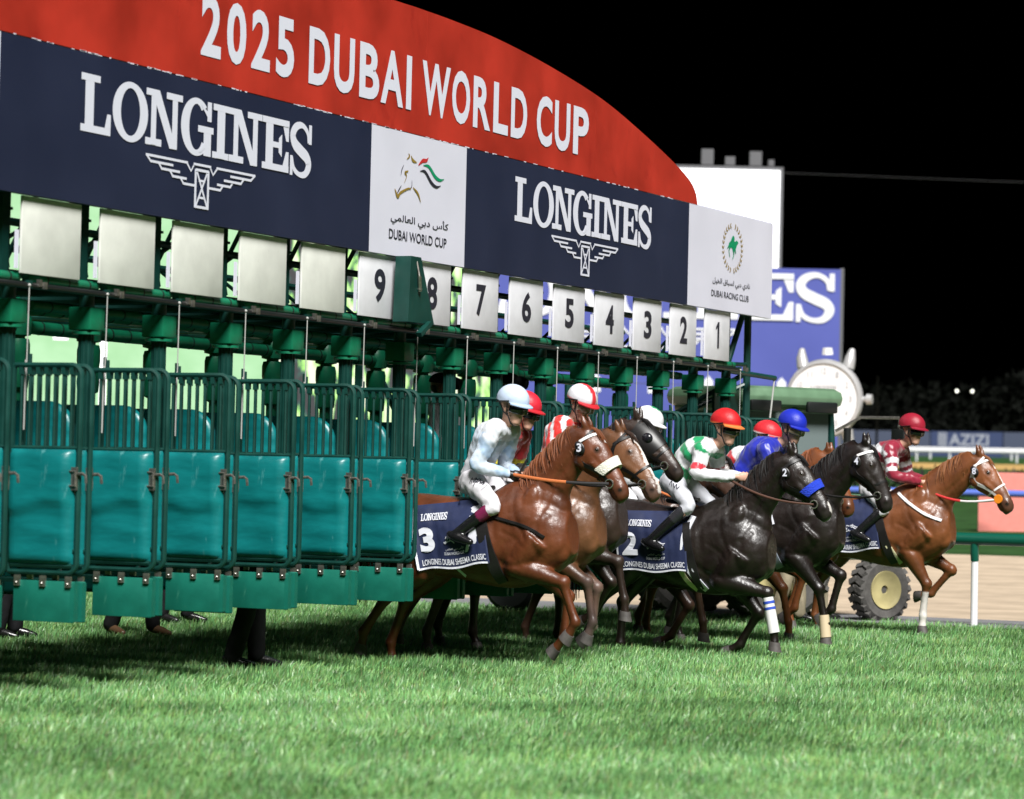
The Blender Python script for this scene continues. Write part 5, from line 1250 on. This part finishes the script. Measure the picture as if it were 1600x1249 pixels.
# ---- number 1: dark horse with a hood
H = runner(-5.54, -.87, label='dark brown horse in a black hood with blinkers and badge 1', coat=(.030,.017,.012), dark=(.02,.014,.012), mane=BLK, P=dict(POSE_B, neck=66, neck2=52, face=-42, pitch=9, dz=.08, ears=95), head=-2)
br = bridle(H, M_leather, '1'); saddle(H); saddle_cloth(H, None, text=False); girth(H, .02, M_leather); rein(H, (.2,.08,1.68), M_leather)
mb = MB()
mb.rings([[H['hp'](t, 2*PI*j/24, .010) for j in range(24)] for t in np.linspace(.04,.33,9)], caps=False); o = mb.build('hood', M_leather, H['root'])
for s in (PI, 0):
    sg = -1 if s == PI else 1; c = H['hp'](.19, s+sg*.5, .0); mb = MB(); mb.sphere(c, (.055,.035,.05), 14, 10); mb.build('blinker_cup', M_boot, o)
    set_col(o.children[-1].data, np.tile(np.array((.012,.012,.016)), (len(o.children[-1].data.vertices),1)))
breastplate(H, [(.20,1.22),(.42,1.12),(.58,1.03)], M_pale, .045)
def silkB(p):
    C = np.tile(np.array((.66,.03,.025)), (len(p['t']),1)); V = p['V']; C[np.sin(V[:,0]*58+V[:,2]*10) > .42] = WHT; return C
def helmB(L): C = np.tile(np.array((.72,.72,.76)), (len(L),1)); C[(np.abs(L[:,1]) < .030)|(L[:,2] < .035)] = (.60,.03,.04); return C
person('jockey in red silks with white braces and a white helmet with red stripe', 'person', (-5.54,-.85,1.05), R(-92), jockey_pose(HS_, 2.47, neck=(-.12,2.08), hip=(-.30,1.64), el=(-.2,1.76), hand=(.04,1.68), face=20, yaw=-16),
  dict(silk=silkB, helmet=helmB, peak=(.5,.02,.03), legs=(.72,.72,.75), lens=M_goggle2))
# ---- stall 6: brown horse mostly hidden
H = runner(-3.54, -.85, label='brown horse with orange rein hidden behind number 2 and its jockey', coat=BROWN, dark=(.02,.012,.01), mane=BLK, P=dict(POSE_B, neck=62, neck2=50, face=-62), voxel=.021, head=-1)
bridle(H); saddle(H); saddle_cloth(H, None, text=False); rein(H, (.2,.08,1.56), M_leather, M_orange, .4)
def helmE(L): C = np.tile(np.array((.74,.74,.76)), (len(L),1)); k = (np.abs(L[:,1])*1.0+np.abs(L[:,0]-.02)*.75 < .052); C[k] = (.02,.30,.12); return C
def silkE(p): C = np.tile(np.array((.70,.71,.73)), (len(p['t']),1)); C[(~p['arm'])&(p['t'] > .45)&(p['t'] < .72)] = (.01,.25,.12); return C
person('jockey in white helmet with green diamond behind the hooded horse', 'person', (-3.54,-.68,1.05), R(-91), jockey_pose(HS_, 2.33, neck=(-.13,1.94), el=(-.16,1.64), hand=(.10,1.57), face=16),
  dict(silk=silkE, helmet=helmE, peak=(.7,.7,.72), legs=(.7,.7,.72), lens=M_goggle2))
# ---- number 2: near black horse
H = runner(-4.54, -1.95, label='black horse with blue sheepskin noseband and number 2 cloth', coat=DKB, dark=(.03,.024,.022), mane=BLK, P=POSE_B, voxel=.0145, head=-2, face=(.54,.60,.022), socks={})
bridle(H, M_leather, '2', roll=M_bfleece); saddle(H, -.10); saddle_cloth(H, '2', x0=-.66, x1=.02); girth(H, .0, M_leather, .07); rein(H, (.30,.08,1.66), M_brown, M_brown, .45, .06)
drape_strap(H, [tuple(H['bt'](-.04,.92)), tuple(H['bt'](.0,.83)), tuple(H['bt'](.07,.73))], .05, -1, .016).build('girth_web', M_pale, H['root'])
drape_strap(H, [tuple(H['bt'](.05,1.42)), tuple(H['bt'](.0,1.2)), tuple(H['bt'](.02,.98)), tuple(H['bt'](.17,.73))], .06, -1, .018).build('white_pad', M_clothw, H['root'])
kn, ft, pa = [np.array(v) for v in H['segs']['fr'][2:5]]
def wrap_leg(H, a, b, r0_, r1_, m, nm):
    mb = MB(); P_ = [a+(b-a)*t for t in np.linspace(0,1,6)]; mb.tube(P_, list(np.linspace(r0_, r1_, 6)), 14); return mb.build(nm, m, H['root'])
wrap_leg(H, kn+(ft-kn)*.12, ft+(pa-ft)*.2, .050, .054, M_web, 'leg_bandage'); bl = mat('blue_tape', (.03,.08,.5), .6)
for t in (.22,.38): wrap_leg(H, kn+(ft-kn)*t, kn+(ft-kn)*(t+.07), .0535, .0535, bl, 'leg_tape')
def silk2(p):
    t = p['t']; C = np.tile(np.array((.01,.30,.11)), (len(t),1)); C[(~p['arm'])&(np.sin((t-.03)*2*PI/.34) > .0)] = WHT; C[p['arm']] = WHT; C[p['arm']&(p['a'] > .28)&(p['a'] < .44)] = (.58,.03,.05); return C
def helm2(L): C = np.tile(np.array((.56,.015,.02)), (len(L),1)); C[L[:,2] < .030] = (.75,.22,.06); return C
person('jockey in green and white hooped silks and red helmet riding horse number 2', 'person', (-4.54,-1.88,1.05), R(-92), jockey_pose(HS_, 2.29, hip=(-.50,1.64), neck=(-.15,1.96), el=(-.17,1.68), hand=(.15,1.66), knee=(-.24,1.38), ank=(-.62,1.03), toe=(-.46,.98), face=9, yaw=-12),
  dict(silk=silk2, helmet=helm2, peak=(.72,.20,.05), legs=(.56,.57,.62), cuff=(.03,.03,.035)))
# ---- stall 4: chestnut hidden behind 2
H = runner(-1.54, -1.18, label='chestnut horse showing only its ears behind the blue jockey', coat=(.18,.056,.017), dark=(.08,.03,.015), mane=(.20,.06,.02), P=dict(POSE_C, neck=54, neck2=44, face=-62, dz=-.02), voxel=.021, head=-1)
bridle(H); saddle(H); saddle_cloth(H, None, text=False); rein(H, (.2,.08,1.6), M_leather)
def silkC(p): C = np.tile(WHT, (len(p['t']),1)); C[p['arm']&(p['a'] > .22)&(p['a'] < .46)] = (.60,.03,.04); C[(~p['arm'])&(p['t'] > .5)&(p['t'] < .72)] = (.60,.03,.04); return C
def helmC(L): C = np.tile(np.array((.60,.02,.03)), (len(L),1)); C[L[:,2] < .045] = WHT; C[L[:,2] < .025] = (.60,.02,.03); return C
person('jockey in white and red silks and red helmet with white band, behind the green jockey', 'person', (-1.54,-1.18,1.05), R(-91), jockey_pose(HS_, 2.25, hip=(-.45,1.62), neck=(-.16,1.88), el=(-.22,1.58), hand=(.08,1.60), face=14),
  dict(silk=silkC, helmet=helmC, peak=(.5,.02,.02), legs=(.7,.7,.72)))
# ---- number 4: black horse under the royal blue jockey
H = runner(-2.54, -1.93, label='black horse with badge 4 under the jockey in royal blue', coat=(.0100,.0058,.0044), dark=(.03,.024,.022), mane=BLK, P=POSE_C, voxel=.0145, head=-2, socks={})
bridle(H, M_leather, '4', brow=M_web); saddle(H); saddle_cloth(H, None, x0=-.64, x1=.02); girth(H, -.02, M_greyweb, .09, lean=.16); rein(H, (.3,.08,1.60), M_leather, sag=.06)
drape_strap(H, [tuple(H['bt'](.06,1.44)), tuple(H['bt'](.07,1.3)), tuple(H['bt'](.10,1.16))], .12, -1, .016).build('white_pad', M_clothw, H['root'])
kn, ft, pa = [np.array(v) for v in H['segs']['fr'][2:5]]; wrap_leg(H, ft-(ft-kn)*.25, pa+(pa-ft)*.1, .050, .056, mat('tan_boot', (.62,.50,.33), .6), 'fetlock_boot')
def silk4(p): C = np.tile(np.array((.012,.022,.36)), (len(p['t']),1)); return C
person('jockey in plain royal blue silks and cap riding horse number 4', 'person', (-2.54,-1.81,1.05), R(-92), jockey_pose(HS_, 2.34, hip=(-.55,1.66), neck=(-.19,1.98), el=(-.10,1.70), hand=(.13,1.60), knee=(-.22,1.38), ank=(-.6,1.05), toe=(-.44,1.0), face=16, yaw=-14),
  dict(silk=silk4, helmet=solid((.012,.026,.42)), peak=(.012,.024,.36), legs=(.70,.70,.73), lens=M_goggle2))
# ---- number 8: chestnut at the rails
H = runner(.70, -2.08, label='chestnut horse with white bridle and badge 8, farthest right by the rail', coat=(.165,.053,.016), dark=(.08,.045,.035), mane=(.19,.07,.024), P=POSE_D, voxel=.0145, head=-2, face=(.08,.50,.014), socks={'fr':.75})
bridle(H, M_web, '8', disc=M_orangedisc); saddle(H); saddle_cloth(H, None, x0=-.66, x1=.0); girth(H, .0, M_leather, .09)
drape_strap(H, [tuple(H['bt'](.045,1.40)), tuple(H['bt'](.03,1.2)), tuple(H['bt'](.08,.98)), tuple(H['bt'](.19,.73))], .05, -1, .016).build('girth_web', M_pale, H['root'])
rein(H, (.32,.08,1.66), M_web, M_redweb, .42, .10, .012); breastplate(H, [(.22,1.50),(.38,1.36),(.54,1.24),(.70,1.16)], M_web, .026)
def silk8(p):
    t = p['t']; C = np.tile(np.array((.26,.012,.035)), (len(t),1)); C[(~p['arm'])&(np.abs((t-.52)) < .07)] = WHT; C[(~p['arm'])&(np.abs((t-.80)) < .06)] = WHT; C[p['arm']&(np.abs(p['a']-.22) < .06)] = WHT; C[p['arm']&(np.abs(p['a']-.42) < .05)] = WHT; return C
person('jockey in maroon silks with white hoops and maroon helmet, farthest right', 'person', (.70,-2.02,1.05), R(-92), jockey_pose(HS_, 2.40, hip=(-.46,1.62), neck=(-.17,2.02), el=(-.12,1.74), hand=(.15,1.66), knee=(-.20,1.36), ank=(-.50,1.08), toe=(-.34,1.02), face=8, yaw=-12),
  dict(silk=silk8, helmet=solid((.30,.012,.03)), peak=(.26,.01,.03), legs=(.72,.71,.74), whip=True))

# ================================================================== GATE HANDLERS
def standing(h=1.76, step=.12, lean=0, face=5):
    k = h/1.76; P = dict(head=(0+lean*.3,0,1.64*k), face=face, neck=(lean*.22,0,1.47*k), hip=(0,0,.98*k), arch=(0,0,0))
    for s, sg in (('L',1),('R',-1)):
        P['sh'+s] = (lean*.2,sg*.18,1.44*k); P['el'+s] = (lean*.2+.02,sg*.25,1.16*k); P['ha'+s] = (.16+lean*.2,sg*.20,1.0*k); P['hj'+s] = (0,sg*.10,.94*k)
        P['kn'+s] = (.03+sg*step*.4,sg*.12,.50*k); P['an'+s] = (-.02+sg*step,sg*.13,.085); P['to'+s] = (.17+sg*step,sg*.15,.04)
    return P
def flat(c): return lambda p: np.tile(np.array(c, float), (len(p['t']),1))
DARK = (.012,.012,.014)
for lab, x, y, rz, top, legs, kw in (
  ('gate handler in dark trousers standing under the fourth blank door', -9.5, .14, -60, (.02,.02,.025), DARK, dict(h=1.72, step=.10)),
  ('gate handler in black trousers and tan boots behind the second blank door', -6.15, 3.35, -100, (.02,.03,.05), (.014,.014,.015), dict(h=1.75, step=.16)),
  ('gate handler in dark trousers behind the third blank door, farther back', -3.75, 4.35, -80, (.03,.03,.035), DARK, dict(h=1.75, step=.10)),
  ('gate handler in dark clothes at the far left edge of the picture', -7.5, 3.85, -70, (.02,.02,.02), DARK, dict(h=1.75, step=.05)),
  ('gate handler in white shirt and black cap up on a ledge inside the stalls', -4.88, .74, -80, (.60,.60,.62), DARK, dict(h=1.8, step=.06)),
  ('gate handler in black cap up on a ledge behind the red and white jockey', -3.98, .45, -90, (.02,.02,.022), DARK, dict(h=1.84, step=.06)),
  ('gate handler in khaki trousers under the neck of the black horse', 2.0, -.35, -90, (.10,.10,.09), (.34,.29,.20), dict(h=1.75, step=.10)),
  ('second gate handler in khaki trousers, nearer the tractor', 3.0, -.3, -70, (.10,.10,.09), (.34,.29,.20), dict(h=1.75, step=.12))):
    pr_, _ = person(lab, 'person', (x,y,0), R(rz), standing(**kw), dict(silk=flat(top), top_name='jacket', top_mat=M_drab, trousers=True, legs=legs, bulk=1.05, voxel=.014, voxel2=.022, boot=(.012,.012,.012) if 'tan boots' not in lab else (.13,.075,.04), skin=M_skin2), group='gate handlers')
    if 'ledge' in lab: pr_.location.z = .78

# ---- handwriting on the breeches of the two nearest riders
def scribble(person_root, pts, w):
    br = [c for c in person_root.children if c.name.startswith('breeches')][0]; V = coords(br.data); bv = BVHTree.FromPolygons([Vector(v) for v in V], [tuple(p.vertices) for p in br.data.polygons])
    def fr_(a, b, d=0):
        h_ = bv.ray_cast(Vector((a, -1.0, b)), Vector((0,1,0)))
        return (a, (h_[0].y if h_[0] else -.3)-.004-d, b)
    place_print('handwriting', [stroke2d(p, w, k=8) for p in pts], M_ink, br, fr_)
JK = {round(o.location.x,2): o for o in bpy.data.objects if o.name.startswith('person') and abs(o.location.z-1.05) < .01}
scribble(JK[-7.54], [[(-.10,.500),(-.085,.545),(-.08,.50)], [(-.07,.53),(-.055,.545),(-.05,.515),(-.068,.515),(-.045,.535),(-.03,.505),(-.02,.535),(-.005,.50),(.01,.52),(.02,.495),(.035,.51),(.06,.485)], [(-.055,.475),(-.03,.545)]], .006)
scribble(JK[-4.54], [[(-.28,.52),(-.26,.56),(-.25,.51)], [(-.24,.54),(-.22,.50),(-.205,.53),(-.19,.49),(-.17,.51)]], .007)

bpy.data.scenes.remove(TMP)
